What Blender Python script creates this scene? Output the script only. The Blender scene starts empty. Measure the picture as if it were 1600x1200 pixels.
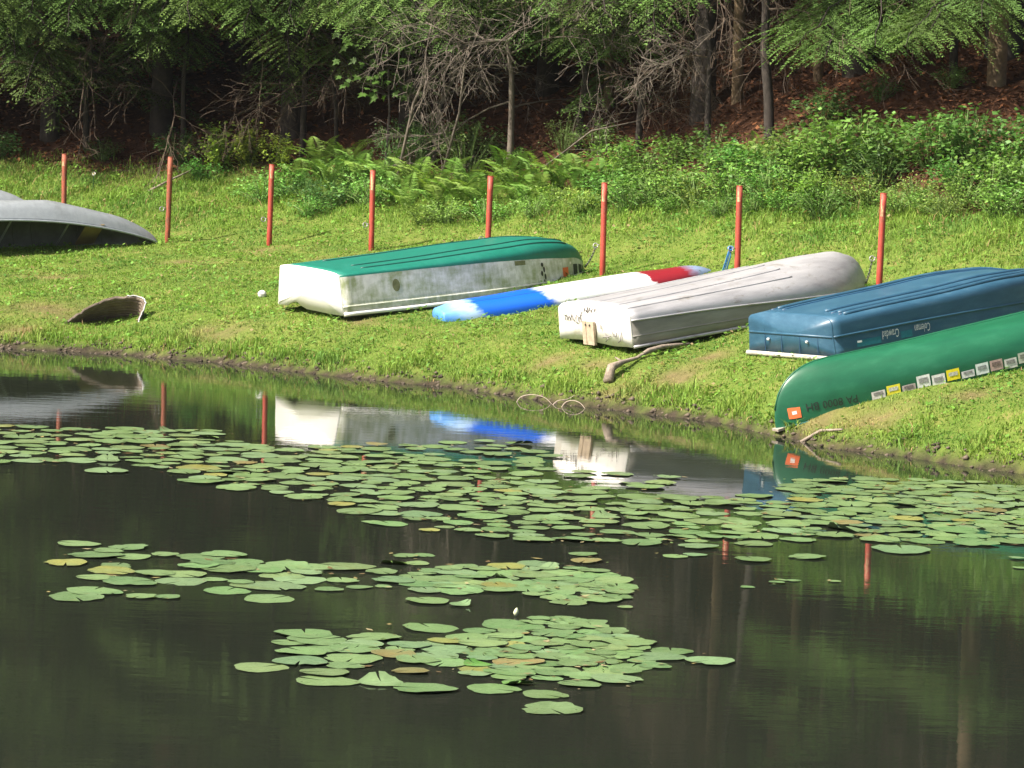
import bpy, bmesh, math, random
import numpy as np
from mathutils import Vector, Matrix

# ---------------------------------------------------------------- camera, sky, sun, exposure
SC = bpy.context.scene
COL = SC.collection
PI = math.pi
CAM_H, FPX = 3.5, 5700.0
PITCH, ROLL = math.atan(530.0/FPX), math.radians(1.9)
cam_data = bpy.data.cameras.new('camera')
cam_data.sensor_width = 36.0
cam_data.lens = 36.0*FPX/1600.0
cam_data.clip_start, cam_data.clip_end = 0.5, 1500.0
cam = bpy.data.objects.new('camera', cam_data)
COL.objects.link(cam)
_F = Vector((0, math.cos(PITCH), -math.sin(PITCH)))
_U0 = Vector((0, math.sin(PITCH), math.cos(PITCH)))
_R0 = Vector((1, 0, 0))
_R = math.cos(ROLL)*_R0 + math.sin(ROLL)*_U0
_U = -math.sin(ROLL)*_R0 + math.cos(ROLL)*_U0
cam.matrix_world = Matrix(((_R.x, _U.x, -_F.x, 0), (_R.y, _U.y, -_F.y, 0), (_R.z, _U.z, -_F.z, CAM_H), (0, 0, 0, 1)))
SC.camera = cam

SUN_AZ = Vector((-0.88, -0.47, 0)).normalized()      # the sun stands to the left, a little behind the camera
SUN_EL = math.radians(46)
world = bpy.data.worlds.new('World')
SC.world = world
world.use_nodes = True
_nt = world.node_tree
_sky = _nt.nodes.new('ShaderNodeTexSky')
_sky.sky_type = 'NISHITA'
_sky.sun_disc = False
_sky.air_density, _sky.dust_density, _sky.ozone_density = 0.6, 5.0, 0.3
_sky.sun_elevation = SUN_EL
_sky.sun_rotation = math.atan2(SUN_AZ.x, SUN_AZ.y)
_nt.links.new(_sky.outputs[0], _nt.nodes['Background'].inputs[0])
_nt.nodes['Background'].inputs[1].default_value = 0.10
sun_data = bpy.data.lights.new('sun', 'SUN')
sun_data.energy = 4.6
sun_data.angle = math.radians(0.5)
sun_data.color = (1.0, 0.93, 0.82)
sun = bpy.data.objects.new('sun', sun_data)
COL.objects.link(sun)
sun.rotation_euler = (SUN_AZ*math.cos(SUN_EL) + Vector((0, 0, math.sin(SUN_EL)))).to_track_quat('Z', 'Y').to_euler()
sun.location = (-30, 0, 30)
SC.view_settings.view_transform = 'Standard'
SC.view_settings.look = 'None'
SC.view_settings.gamma = 1.0
SC.view_settings.use_curve_mapping = False
SC.view_settings.exposure = 1.15
SC.cycles.max_bounces = 6
SC.cycles.diffuse_bounces = 3
SC.cycles.glossy_bounces = 3
SC.cycles.transmission_bounces = 3
SC.cycles.transparent_max_bounces = 4
SC.cycles.caustics_reflective = False
SC.cycles.caustics_refractive = False

# ---------------------------------------------------------------- helpers
RND = random.Random(11)
NPR = np.random.default_rng(7)

def tag(o, label=None, cat=None, group=None, kind=None):
    if label: o['label'] = label
    if cat: o['category'] = cat
    if group: o['group'] = group
    if kind: o['kind'] = kind
    return o

def empty(name, loc=(0, 0, 0)):
    o = bpy.data.objects.new(name, None)
    o.empty_display_size = 0.1
    COL.objects.link(o)
    o.location = loc
    return o

def link(name, me, parent=None):
    o = bpy.data.objects.new(name, me)
    COL.objects.link(o)
    if parent is not None: o.parent = parent
    return o

def npmesh(name, V, F, mats, tint=None, smooth=False, midx=None):
    """mesh from numpy arrays; F is (n,3) or (n,4) or a list of such arrays"""
    me = bpy.data.meshes.new(name)
    V = np.asarray(V, dtype=np.float32)
    Fs = F if isinstance(F, list) and not isinstance(F[0], tuple) else [F]
    Fs = [np.asarray(a, dtype=np.int32) for a in Fs if len(a)]
    me.vertices.add(len(V)); me.vertices.foreach_set('co', V.ravel())
    nl = sum(a.size for a in Fs); npoly = sum(len(a) for a in Fs)
    me.loops.add(nl); me.polygons.add(npoly)
    me.loops.foreach_set('vertex_index', np.concatenate([a.ravel() for a in Fs]))
    tot = np.concatenate([np.full(len(a), a.shape[1], dtype=np.int32) for a in Fs])
    me.polygons.foreach_set('loop_start', np.concatenate([[0], np.cumsum(tot)[:-1]]).astype(np.int32))
    me.polygons.foreach_set('loop_total', tot)
    if smooth: me.polygons.foreach_set('use_smooth', np.ones(npoly, dtype=bool))
    for m in (mats if isinstance(mats, (list, tuple)) else [mats]): me.materials.append(m)
    if midx is not None: me.polygons.foreach_set('material_index', np.asarray(midx, dtype=np.int32))
    if tint is not None:
        at = me.color_attributes.new('tint', 'FLOAT_COLOR', 'POINT')
        T = np.ones((len(V), 4), dtype=np.float32); T[:, :3] = tint
        at.data.foreach_set('color', T.ravel())
    me.update(); me.validate()
    return me

class MB:
    """collects simple shapes into one mesh"""
    def __init__(s): s.v = []; s.f = []; s.m = []
    def add(s, vs, fs, mi=0):
        k = len(s.v); s.v += [tuple(v) for v in vs]; s.f += [tuple(i+k for i in f) for f in fs]; s.m += [mi]*len(fs)
    def box(s, c, d, R=None, mi=0, taper=1.0):
        vs = []
        for z in (-1, 1):
            k = taper if z > 0 else 1
            for y in (-1, 1):
                for x in (-1, 1): vs.append(Vector((x*d[0]*k/2, y*d[1]*k/2, z*d[2]/2)))
        if R is not None: vs = [R @ v for v in vs]
        s.add([v+Vector(c) for v in vs], [(0, 2, 3, 1), (4, 5, 7, 6), (0, 1, 5, 4), (2, 6, 7, 3), (0, 4, 6, 2), (1, 3, 7, 5)], mi)
    def tube(s, pts, rad, n=8, cap=True, mi=0):
        pts = [Vector(p) for p in pts]
        if not isinstance(rad, (list, tuple)): rad = [rad]*len(pts)
        up = Vector((0.13, 0.21, 0.97)); vs = []
        a = None
        for i, p in enumerate(pts):
            d = (pts[min(i+1, len(pts)-1)]-pts[max(i-1, 0)])
            if d.length < 1e-9: d = Vector((0, 0, 1))
            d.normalize()
            if a is None:
                a = d.cross(up)
                if a.length < .05: a = d.cross(Vector((1, 0, 0)))
            a = (a-d*a.dot(d)).normalized(); b = d.cross(a)
            for k in range(n):
                t = 2*PI*k/n; vs.append(p+(a*math.cos(t)+b*math.sin(t))*rad[i])
        fs = []
        for i in range(len(pts)-1):
            for k in range(n):
                fs.append((i*n+k, i*n+(k+1) % n, (i+1)*n+(k+1) % n, (i+1)*n+k))
        if cap: fs.append(tuple(range(n-1, -1, -1))); fs.append(tuple(range((len(pts)-1)*n, len(pts)*n)))
        s.add(vs, fs, mi)
    def mesh(s, name, mats, smooth=False):
        me = bpy.data.meshes.new(name); me.from_pydata(s.v, [], s.f)
        for m in (mats if isinstance(mats, (list, tuple)) else [mats]): me.materials.append(m)
        me.polygons.foreach_set('material_index', s.m)
        if smooth: me.polygons.foreach_set('use_smooth', [True]*len(s.f))
        me.update(); return me
    def build(s, name, mats, parent=None, smooth=False):
        return link(name, s.mesh(name, mats, smooth), parent)

# ---------------------------------------------------------------- materials
class NT:
    def __init__(s, name):
        s.m = bpy.data.materials.new(name); s.m.use_nodes = True; s.t = s.m.node_tree; s.b = s.t.nodes['Principled BSDF']
        s.out = s.t.nodes['Material Output']
    def n(s, typ, **kw):
        nd = s.t.nodes.new(typ)
        for k, v in kw.items():
            if k.startswith('i_'): nd.inputs[int(k[2:])].default_value = v
            else: setattr(nd, k, v)
        return nd
    def l(s, a, b): s.t.links.new(a, b)
    def obj(s, scale=(1, 1, 1)):
        c = s.n('ShaderNodeTexCoord'); mp = s.n('ShaderNodeMapping'); mp.inputs['Scale'].default_value = scale
        s.l(c.outputs['Object'], mp.inputs['Vector']); return mp.outputs['Vector']
    def noise(s, vec, scale, detail=4.0, rough=0.6):
        nd = s.n('ShaderNodeTexNoise'); nd.inputs['Scale'].default_value = scale; nd.inputs['Detail'].default_value = detail
        nd.inputs['Roughness'].default_value = rough
        if vec is not None: s.l(vec, nd.inputs['Vector'])
        return nd.outputs['Fac']
    def ramp(s, fac, stops, interp='LINEAR'):
        r = s.n('ShaderNodeValToRGB'); r.color_ramp.interpolation = interp
        e = r.color_ramp.elements
        while len(e) < len(stops): e.new(0.5)
        for k, (p, c) in enumerate(stops):
            e[k].position = p; e[k].color = (*c, 1) if len(c) == 3 else c
        s.l(fac, r.inputs['Fac']); return r.outputs['Color']
    def mix(s, fac, a, b, mode='MIX'):
        m = s.n('ShaderNodeMix', data_type='RGBA', blend_type=mode)
        if hasattr(fac, 'is_linked') or hasattr(fac, 'links'): s.l(fac, m.inputs['Factor'])
        else: m.inputs['Factor'].default_value = fac
        for v, i in ((a, m.inputs['A']), (b, m.inputs['B'])):
            if isinstance(v, (tuple, list)): i.default_value = (*v, 1) if len(v) == 3 else v
            else: s.l(v, i)
        return m.outputs['Result']
    def math(s, op, a, b=0.5, clamp=False):
        m = s.n('ShaderNodeMath', operation=op, use_clamp=clamp)
        for v, i in ((a, m.inputs[0]), (b, m.inputs[1])):
            if isinstance(v, (int, float)): i.default_value = v
            else: s.l(v, i)
        return m.outputs[0]
    def bump(s, h, strength=0.3, dist=0.01):
        b = s.n('ShaderNodeBump'); b.inputs['Strength'].default_value = strength; b.inputs['Distance'].default_value = dist
        s.l(h, b.inputs['Height']); s.l(b.outputs['Normal'], s.b.inputs['Normal'])
    def set(s, color=None, rough=None, metal=None, spec=None):
        if color is not None:
            if isinstance(color, (tuple, list)): s.b.inputs['Base Color'].default_value = (*color, 1)
            else: s.l(color, s.b.inputs['Base Color'])
        if rough is not None:
            if isinstance(rough, (int, float)): s.b.inputs['Roughness'].default_value = rough
            else: s.l(rough, s.b.inputs['Roughness'])
        if metal is not None: s.b.inputs['Metallic'].default_value = metal
        if spec is not None: s.b.inputs['Specular IOR Level'].default_value = spec
        return s.m

def mat_plain(name, col, rough=0.6, var=0.25, scale=6.0, metal=0.0, dirt=None, bump=0.0):
    t = NT(name); v = t.obj()
    n1 = t.noise(v, scale, 5, 0.65)
    c = t.ramp(n1, [(0.3, tuple(x*(1-var) for x in col)), (0.7, tuple(min(1, x*(1+var*0.6)) for x in col))])
    if dirt:
        n2 = t.noise(v, scale*0.35, 6, 0.7)
        c = t.mix(t.ramp(n2, [(0.52, (0, 0, 0)), (0.68, (1, 1, 1))]), c, dirt)
    t.set(c, rough, metal)
    if bump: t.bump(t.noise(v, scale*6, 4, 0.6), bump, 0.004)
    return t.m

def mat_leaf(name, trans=0.35, rough=0.5, objvar=0.0, gloss=0.0):
    """leaf: colour from the per-leaf tint, diffuse plus light passing through"""
    t = NT(name)
    a = t.n('ShaderNodeAttribute', attribute_name='tint'); c = a.outputs['Color']
    if objvar:
        oi = t.n('ShaderNodeObjectInfo')
        hs = t.n('ShaderNodeHueSaturation')
        t.l(t.math('ADD', t.math('MULTIPLY', oi.outputs['Random'], objvar*0.12), 0.5-objvar*0.06), hs.inputs['Hue'])
        t.l(t.math('ADD', t.math('MULTIPLY', t.math('FRACT', t.math('MULTIPLY', oi.outputs['Random'], 7.31)), objvar), 1-objvar*0.5), hs.inputs['Value'])
        t.l(c, hs.inputs['Color']); c = hs.outputs['Color']
    t.set(c, rough, spec=0.5*gloss+0.15)
    tr = t.n('ShaderNodeBsdfTranslucent'); t.l(t.mix(1.0, c, (1.0, 1.05, 0.6), 'MULTIPLY'), tr.inputs['Color'])
    ms = t.n('ShaderNodeMixShader'); ms.inputs[0].default_value = trans
    t.l(t.b.outputs[0], ms.inputs[1]); t.l(tr.outputs[0], ms.inputs[2]); t.l(ms.outputs[0], t.out.inputs['Surface'])
    return t.m

# ---------------------------------------------------------------- the lie of the land (metres; water level is z = 0)
SHORE = np.array([(-60, 44), (-20, 41.5), (-6.72, 40.12), (-5.62, 39.79), (-4.91, 39.74), (-4.11, 39.47), (-3.24, 39.01), (-2.58, 38.48), (-1.87, 37.84),
    (-1.18, 37.36), (-0.65, 37.06), (-0.06, 36.44), (0.51, 35.65), (1.0, 35.25), (1.54, 34.81), (2.06, 34.21), (2.45, 33.31), (2.82, 32.46),
    (3.41, 32.02), (3.9, 31.43), (4.38, 30.85), (5.06, 30.01), (8, 28.6), (20, 27), (60, 24)])
def shore_y(X): return np.interp(X, SHORE[:, 0], SHORE[:, 1])
def sstep(a, b, x):
    t = np.clip((x-a)/(b-a), 0, 1); return t*t*(3-2*t)
def wob(X, Y, k, s):
    return (np.sin(X*k+1.3*s)*np.cos(Y*k*0.83+2.1*s)+0.6*np.sin((X*0.8-Y*0.6)*k*1.9+s)+0.4*np.cos((X*0.5+Y*0.9)*k*3.1+3*s))/2.0
DENTS = [(-4.62, 41.05, 0.42, -0.16), (0.5, 42.4, 0.7, -0.10), (3.6, 39.2, 0.6, -0.12), (5.3, 37.4, 0.7, -0.12), (2.0, 41.1, 0.5, 0.03), (2.74, 33.12, 0.34, -0.10), (3.2, 33.2, 0.3, -0.03)]
def land(X, Y):
    X = np.asarray(X, float); Y = np.asarray(Y, float)
    u = Y-shore_y(X)-0.10*wob(X, Y*0, 5.0, 1.0)-0.04*wob(X, Y*0, 17.0, 2.0)
    k = np.interp(X, [-6, 5], [0.082, 0.122])
    z = 0.10*sstep(0, 0.25, u)+0.15*sstep(0.25, 1.6, u)+k*np.clip(u, 0, 7.5)+0.21*np.clip(u-7.5, 0, 3)+0.34*np.clip(u-10.5, 0, 50)+np.clip(u, -2.0, 0)*0.5
    z = z+sstep(0.3, 2, u)*0.022*wob(X, Y, 2.3, 0.4)+sstep(0.05, 0.3, u)*0.012*wob(X, Y, 9.0, 1.7)+sstep(9, 13, u)*0.12*wob(X, Y, 1.1, 2.2)
    for dx, dy, r, a in DENTS: z = z+a*np.exp(-((X-dx)**2+(Y-dy)**2)/(r*r))
    near = 8.0-Y
    return np.where(Y < 15, -1.0+np.clip(near, 0, 9)*0.33, z)
def gz(x, y): return float(land(np.array([x]), np.array([y]))[0])
def inland(X, Y): return Y-shore_y(X)

BROWN = [(-5.25, 41.2, .55, .35), (-5.5, 40.3, .4, .25), (1.63, 35.75, .33, .30), (1.05, 35.6, .22, .25), (0.83, 36.5, .18, .15), (2.94, 33.2, .3, .35), (0.4, 36.9, .25, .2),
    (-1.7, 39.7, .2, .3), (-3.2, 39.9, .35, .3), (3.3, 32.9, .35, .3), (2.0, 36.3, .25, .2), (-3.2, 45.4, .3, .2), (-4.0, 44.6, .35, .2), (-2.1, 44.3, .4, .15), (-5.5, 43.5, .45, .2), (4.2, 33.0, .3, .2)]
def dry(X, Y):
    d = np.zeros_like(X)
    for bx, by, rx, ry in BROWN: d = np.maximum(d, np.exp(-(((X-bx)/rx)**2+((Y-by)/ry)**2)))
    return np.clip(d*0.8*(0.7+0.5*wob(X, Y, 8.0, 0.9)+0.4*wob(X, Y, 21.0, 2.9)), 0, 1)

def grid_axis(parts):
    out = []
    for a, b, st in parts: out += list(np.arange(a, b, st))
    return np.array(out)
gx = grid_axis([(-150, -40, 10), (-40, -10, 1.0), (-10, 8.5, 0.13), (8.5, 40, 1.0), (40, 151, 10)])
gy = grid_axis([(-80, 10, 3), (10, 28, 1.5), (28, 44, 0.12), (44, 62, 0.22), (62, 100, 2), (100, 200, 10)])
GX, GY = np.meshgrid(gx, gy)
GZ = land(GX, GY)
nx, ny = len(gx), len(gy)
ii = np.arange(nx*ny).reshape(ny, nx)
GF = np.stack([ii[:-1, :-1], ii[:-1, 1:], ii[1:, 1:], ii[1:, :-1]], -1).reshape(-1, 4)
GU = inland(GX, GY)
lit = sstep(10.0, 11.2, GU+0.5*wob(GX, GY, 2.0, 5.0)); mud = 1-sstep(0.03, 0.11, GZ+0.03*wob(GX, GY, 6, 3.0))
ZONE = np.stack([lit, mud, dry(GX, GY)], -1).reshape(-1, 3)

t = NT('ground_soil')
v = t.obj(); a = t.n('ShaderNodeAttribute', attribute_name='tint'); sp = t.n('ShaderNodeSeparateColor'); t.l(a.outputs['Color'], sp.inputs[0])
turf = t.ramp(t.noise(v, 3.0, 6, 0.7), [(0.3, (0.075, 0.12, 0.022)), (0.5, (0.115, 0.165, 0.03)), (0.72, (0.19, 0.19, 0.055))])
bare = t.ramp(t.noise(v, 9.0, 6, 0.7), [(0.3, (0.11, 0.075, 0.04)), (0.7, (0.24, 0.165, 0.095))])
leafy = t.ramp(t.noise(v, 7.0, 8, 0.75), [(0.3, (0.028, 0.015, 0.009)), (0.55, (0.075, 0.036, 0.02)), (0.75, (0.15, 0.075, 0.04))])
wet = t.ramp(t.noise(v, 12.0, 6, 0.7), [(0.3, (0.022, 0.018, 0.012)), (0.7, (0.07, 0.056, 0.038))])
c = t.mix(sp.outputs['Blue'], turf, bare); c = t.mix(sp.outputs['Red'], c, leafy); c = t.mix(sp.outputs['Green'], c, wet)
t.set(c, 0.9, spec=0.1); t.bump(t.noise(v, 25, 6, 0.7), 0.8, 0.03)
ground = link('ground', npmesh('ground', np.stack([GX, GY, GZ], -1).reshape(-1, 3), GF, t.m, ZONE, smooth=True))
tag(ground, 'sloping grassy bank rising into a wooded hillside', kind='structure')

t = NT('pond_water_surface')
v = t.obj((0.45, 1.3, 1.0))
ripple = t.math('ADD', t.noise(v, 4.0, 3, 0.55), t.math('MULTIPLY', t.noise(v, 17.0, 3, 0.55), 0.22))
t.set((0.0145, 0.0180, 0.0125), 0.012); t.b.inputs['IOR'].default_value = 1.333
t.bump(ripple, 0.038, 0.02)
water = link('pond_water', npmesh('pond_water', [(-150, -3, 0), (150, -3, 0), (150, 46, 0), (-150, 46, 0)], [(0, 1, 2, 3)], t.m))
tag(water, 'still dark pond water mirroring the bank', kind='structure')

# ---------------------------------------------------------------- grass
M_GRASS = mat_leaf('grass_blade', 0.3, 0.6)
def blades(X, Y, H, W, tint, lean, az, bend):
    n = len(X); Z = land(X, Y)-0.01
    dx, dy = np.cos(az), np.sin(az)           # lean direction
    fa = NPR.uniform(0, 2*PI, n); px, py = np.cos(fa)*W/2, np.sin(fa)*W/2
    b = np.stack([X, Y, Z], -1); side = np.stack([px, py, 0*px], -1)
    m = b+np.stack([dx*lean*H*0.4, dy*lean*H*0.4, H*0.6], -1)
    tp = b+np.stack([dx*lean*H*(1+bend), dy*lean*H*(1+bend), H*(1-0.35*bend)], -1)
    V = np.stack([b-side, b+side, m+side*0.8, m-side*0.8, tp], 1).reshape(-1, 3)
    k = np.arange(n)*5
    Q = np.stack([k, k+1, k+2, k+3], -1); T = np.stack([k+3, k+2, k+4], -1)
    tn = np.repeat(tint[:, None, :], 5, 1); tn[:, :2] *= 0.8; tn[:, 4] *= 1.12
    return V, Q, T, tn.reshape(-1, 3)
def grass_tint(X, Y, d):
    n = len(X)
    base = np.array([0.165, 0.300, 0.042]); yel = np.array([0.255, 0.340, 0.060]); deep = np.array([0.075, 0.190, 0.042]); straw = np.array([0.38, 0.26, 0.13])
    a = np.clip(0.55+0.6*wob(X, Y, 1.7, 0.3)+0.3*wob(X, Y, 6.1, 1.9)+NPR.normal(0, 0.25, n), 0, 1)[:, None]
    b = np.clip(0.25+0.75*wob(X, Y, 2.3, 2.6)+0.35*wob(X, Y, 7.3, 5.2)+NPR.normal(0, 0.22, n), 0, 1)[:, None]  # broad patches: turf variety plus light and shade put into the tint
    c = base*(1-a*0.6)+yel*a*0.6; c = c*(1-b*0.6)+deep*b*0.6
    s = np.clip(d*1.1+(NPR.random(n) < 0.03+0.09*np.clip(wob(X, Y, 3.7, 7.1), 0, 1)), 0, 1)[:, None]
    c = c*(1-s)+straw*s
    return c*NPR.uniform(0.75, 1.25, (n, 1))
N = 350000
X = NPR.uniform(-9.0, 8.4, N); u = NPR.random(N)**1.12*11.2+0.06; Y = shore_y(X)+u
d = dry(X, Y)
left_wild = sstep(-2.6, -4.2, X)*sstep(7.2, 8.6, u); wild = np.maximum(left_wild, sstep(8.0, 9.4, u))
keep = (NPR.random(N) > d*0.8) & (land(X, Y) > 0.022+0.03*NPR.random(N)) & (NPR.random(N) > sstep(10.0, 11.2, u)*0.85)
clump = np.clip(0.5+0.6*wob(X, Y, 4.2, 1.1)+0.4*wob(X, Y, 11, 0.2), 0, 1)
edge = 1-sstep(0.25, 1.1, u)
H = (0.022+0.034*clump*NPR.random(N))*(1-0.5*d)+edge*NPR.uniform(0.0, 0.13, N)*(0.1+1.2*clump**2)+wild*NPR.uniform(0.01, 0.10, N)*(0.3+clump)
H *= NPR.uniform(0.7, 1.35, N)
tuft = (NPR.random(N) < 0.02*clump); H[tuft] *= 1.9
Wd = NPR.uniform(0.006, 0.012, N)
X, Y, H, Wd, d = X[keep], Y[keep], H[keep], Wd[keep], d[keep]
az = NPR.uniform(0, 2*PI, len(X))
V, Q, T, tn = blades(X, Y, H, Wd, grass_tint(X, Y, d), NPR.uniform(0.1, 0.75, len(X)), az, NPR.uniform(0.1, 0.7, len(X)))
grass = link('grass', npmesh('grass', V, [Q, T], M_GRASS, tn))
tag(grass, 'short bright green grass covering the bank', 'grass', kind='stuff')
# small broad weeds and clover between the blades
N = 62000
X = NPR.uniform(-9.0, 8.4, N); u = NPR.random(N)*10.6+0.2; Y = shore_y(X)+u
patch = np.clip(0.35+0.8*wob(X, Y, 3.3, 4.4)+0.4*wob(X, Y, 9.5, 6.0), 0, 1)
keep = (NPR.random(N) < patch) & (dry(X, Y) < 0.3) & (land(X, Y) > 0.06)
X, Y = X[keep], Y[keep]; n = len(X)
S = NPR.uniform(0.010, 0.034, n); az = NPR.uniform(0, 2*PI, n); tl = NPR.uniform(0, 0.7, n)
Z = land(X, Y)+NPR.uniform(0.015, 0.06, n)+0.05*sstep(7.5, 9.5, Y-shore_y(X))*NPR.random(n)
e1 = np.stack([np.cos(az)*np.cos(tl), np.sin(az)*np.cos(tl), np.sin(tl)], -1)*S[:, None]
e2 = np.stack([-np.sin(az), np.cos(az), 0*az], -1)*S[:, None]*0.7
C0 = np.stack([X, Y, Z], -1)
V = np.stack([C0-e1, C0-e2, C0+e1, C0+e2], 1).reshape(-1, 3); k = np.arange(n)*4
tn = np.repeat(grass_tint(X, Y, 0*X)[:, None, :]*np.array([0.85, 1.0, 1.0]), 4, 1).reshape(-1, 3)
clover = link('clover', npmesh('clover', V, np.stack([k, k+1, k+2, k+3], -1), mat_leaf('clover_leaf', 0.3, 0.45, gloss=0.4), tn))
tag(clover, 'low clover and broad weeds scattered through the grass', 'clover', kind='stuff')
# mud clods and pebbles along the water's edge
N = 1000
X = NPR.uniform(-8.5, 7.5, N); Y = shore_y(X)+NPR.normal(0.08, 0.10, N)+0.1*wob(X, 0*X, 5.0, 1.0)
S = NPR.uniform(0.008, 0.035, N)**1.0; Z = np.maximum(land(X, Y), -0.01)
oct_ = np.array([(1, 0, 0), (0.1, 1, 0), (-1, 0.1, 0), (0, -0.9, 0.1), (0.1, 0, 0.7), (0, 0, -0.7)])
V = np.stack([X, Y, Z], -1)[:, None, :]+oct_[None]*S[:, None, None]*NPR.uniform(0.6, 1.4, (N, 6, 1))
fo = np.array([(0, 1, 4), (1, 2, 4), (2, 3, 4), (3, 0, 4), (1, 0, 5), (2, 1, 5), (3, 2, 5), (0, 3, 5)])
F = (np.arange(N)[:, None, None]*6+fo[None]).reshape(-1, 3)
tn = np.repeat(np.array([0.085, 0.068, 0.05])*NPR.uniform(0.4, 1.6, (N, 1, 1)), 6, 1).reshape(-1, 3)
pebbles = link('pebbles', npmesh('pebbles', V.reshape(-1, 3), F, mat_leaf('mud_pebble', 0.0, 0.7), tn))
tag(pebbles, 'dark mud clods and pebbles along the waterline', 'pebbles', kind='stuff')

# ---------------------------------------------------------------- forest
M_BARK = mat_plain('bark', (0.036, 0.028, 0.022), 0.9, 0.5, 14.0, bump=0.8)
M_DEAD = mat_plain('dead_wood', (0.14, 0.115, 0.09), 0.85, 0.4, 9.0)
M_STEM = mat_plain('green_stem', (0.13, 0.21, 0.05), 0.7)
M_TWIG = mat_plain('bare_twig', (0.085, 0.06, 0.04), 0.9, 0.4, 9.0)
M_NEEDLE = mat_leaf('hemlock_needle', 0.25, 0.6, 0.25)
M_BROAD = mat_leaf('broad_leaf', 0.35, 0.5, 0.6, 0.3)
M_FERN = mat_leaf('fern_leaf', 0.4, 0.55, 0.3)

def unit(a): return a/np.maximum(np.linalg.norm(a, axis=-1, keepdims=True), 1e-9)

class Leaves:
    def __init__(s): s.P = []; s.D = []; s.S = []; s.L = []; s.W = []; s.T = []
    def add(s, P, D, S, L, W, T):
        n = len(P); s.P.append(P); s.D.append(D); s.S.append(S)
        s.L.append(np.broadcast_to(L, n)); s.W.append(np.broadcast_to(W, n)); s.T.append(np.broadcast_to(T, (n, 3)))
    def mesh(s, name, mat, fold=0.0):
        P, D, S = np.concatenate(s.P), np.concatenate(s.D), np.concatenate(s.S)
        L, W, T = np.concatenate(s.L)[:, None], np.concatenate(s.W)[:, None], np.concatenate(s.T)
        nrm = unit(np.cross(D, S)); n = len(P); k = np.arange(n)*4
        mid = P+D*L*0.42
        V = np.stack([P, mid+S*W/2+nrm*W*fold, P+D*L, mid-S*W/2+nrm*W*fold], 1).reshape(-1, 3)
        F = np.stack([k, k+1, k+2, k+3], -1) if not fold else np.concatenate([np.stack([k, k+1, k+2], -1), np.stack([k, k+2, k+3], -1)])
        return npmesh(name, V, F, mat, np.repeat(T[:, None, :], 4, 1).reshape(-1, 3))

def curve(P0, az, L, rise, droop, n=9):
    s = np.linspace(0, 1, n)
    return np.stack([P0[0]+np.cos(az)*L*s, P0[1]+np.sin(az)*L*s, P0[2]+L*(rise*s-droop*s*s)], -1)

def bough(lv, tb, r, pts, L, step=0.085, leaf=0.075, wid=0.021, tone=1.0, r0=0.02, twigmax=0.30):
    """one flat drooping hemlock bough along pts: side twigs set with short leaf blades"""
    tb.tube([tuple(p) for p in pts], [r0*(1-0.85*i/(len(pts)-1)) for i in range(len(pts))], 4, False)
    s = np.arange(0.12, 1.0, step/L); seg = np.linspace(0, 1, len(pts))
    C0 = np.stack([np.interp(s, seg, pts[:, k]) for k in range(3)], -1)
    dirs = unit(np.gradient(pts, axis=0)); Dm = unit(np.stack([np.interp(s, seg, dirs[:, k]) for k in range(3)], -1))
    side = unit(np.cross(Dm, np.array([0, 0, 1.0])))
    for sg in (-1, 1):
        tl = (L*twigmax*np.clip(np.minimum((1-s)*1.6+0.12, s*3.0+0.2), 0.1, 1)*r.uniform(0.55, 1.15, len(s)))
        td = unit(Dm*r.uniform(0.5, 0.9, (len(s), 1))+side*sg+np.array([0, 0, 1.0])*r.uniform(-0.35, 0.05, (len(s), 1)))
        for i in range(len(s)):
            m = max(3, int(tl[i]/(leaf*0.55)))
            q = np.linspace(0.08, 1, m)
            P = C0[i]+td[i]*(q*tl[i])[:, None]; P[:, 2] -= 0.35*tl[i]*q*q*r.uniform(0.3, 1)
            sd = unit(np.cross(td[i], np.array([0, 0, 1.0])+r.normal(0, 0.25, 3)))
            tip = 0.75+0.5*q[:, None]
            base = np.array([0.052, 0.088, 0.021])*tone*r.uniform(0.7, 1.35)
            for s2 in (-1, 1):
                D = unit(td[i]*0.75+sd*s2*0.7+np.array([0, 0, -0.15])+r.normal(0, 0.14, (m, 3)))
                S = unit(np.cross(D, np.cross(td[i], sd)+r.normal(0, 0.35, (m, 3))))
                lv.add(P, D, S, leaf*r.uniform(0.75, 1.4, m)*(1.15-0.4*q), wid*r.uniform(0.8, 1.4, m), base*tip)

def twiggery(tb, r, p, d, L, rad, depth, droop=0.1):
    """bare branching wood"""
    n = 4; pts = [p]; q = np.array(p, float); d = np.array(d, float)
    for i in range(n):
        d = d+r.normal(0, 0.16, 3)+np.array([0, 0, -droop/n]); d /= np.linalg.norm(d); q = q+d*L/n; pts.append(tuple(q))
        if depth > 0 and i > 0:
            for _ in range(2 if depth > 1 else 1):
                dd = d+r.normal(0, 0.6, 3); dd /= np.linalg.norm(dd)
                twiggery(tb, r, tuple(q), dd, L*r.uniform(0.35, 0.65), rad*0.5, depth-1, droop)
    tb.tube(pts, [max(rad*(1-0.7*i/n), 0.0022) for i in range(n+1)], 4 if rad > .008 else 3, False)

def trunk_pts(r, h, lean=(0, 0)):
    q = [(0, 0, -0.4)]
    for i in range(1, 9):
        z = h*i/8; q.append((lean[0]*z+r.normal(0, 0.02)*i*0.5, lean[1]*z+r.normal(0, 0.02)*i*0.5, z))
    return q

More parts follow.
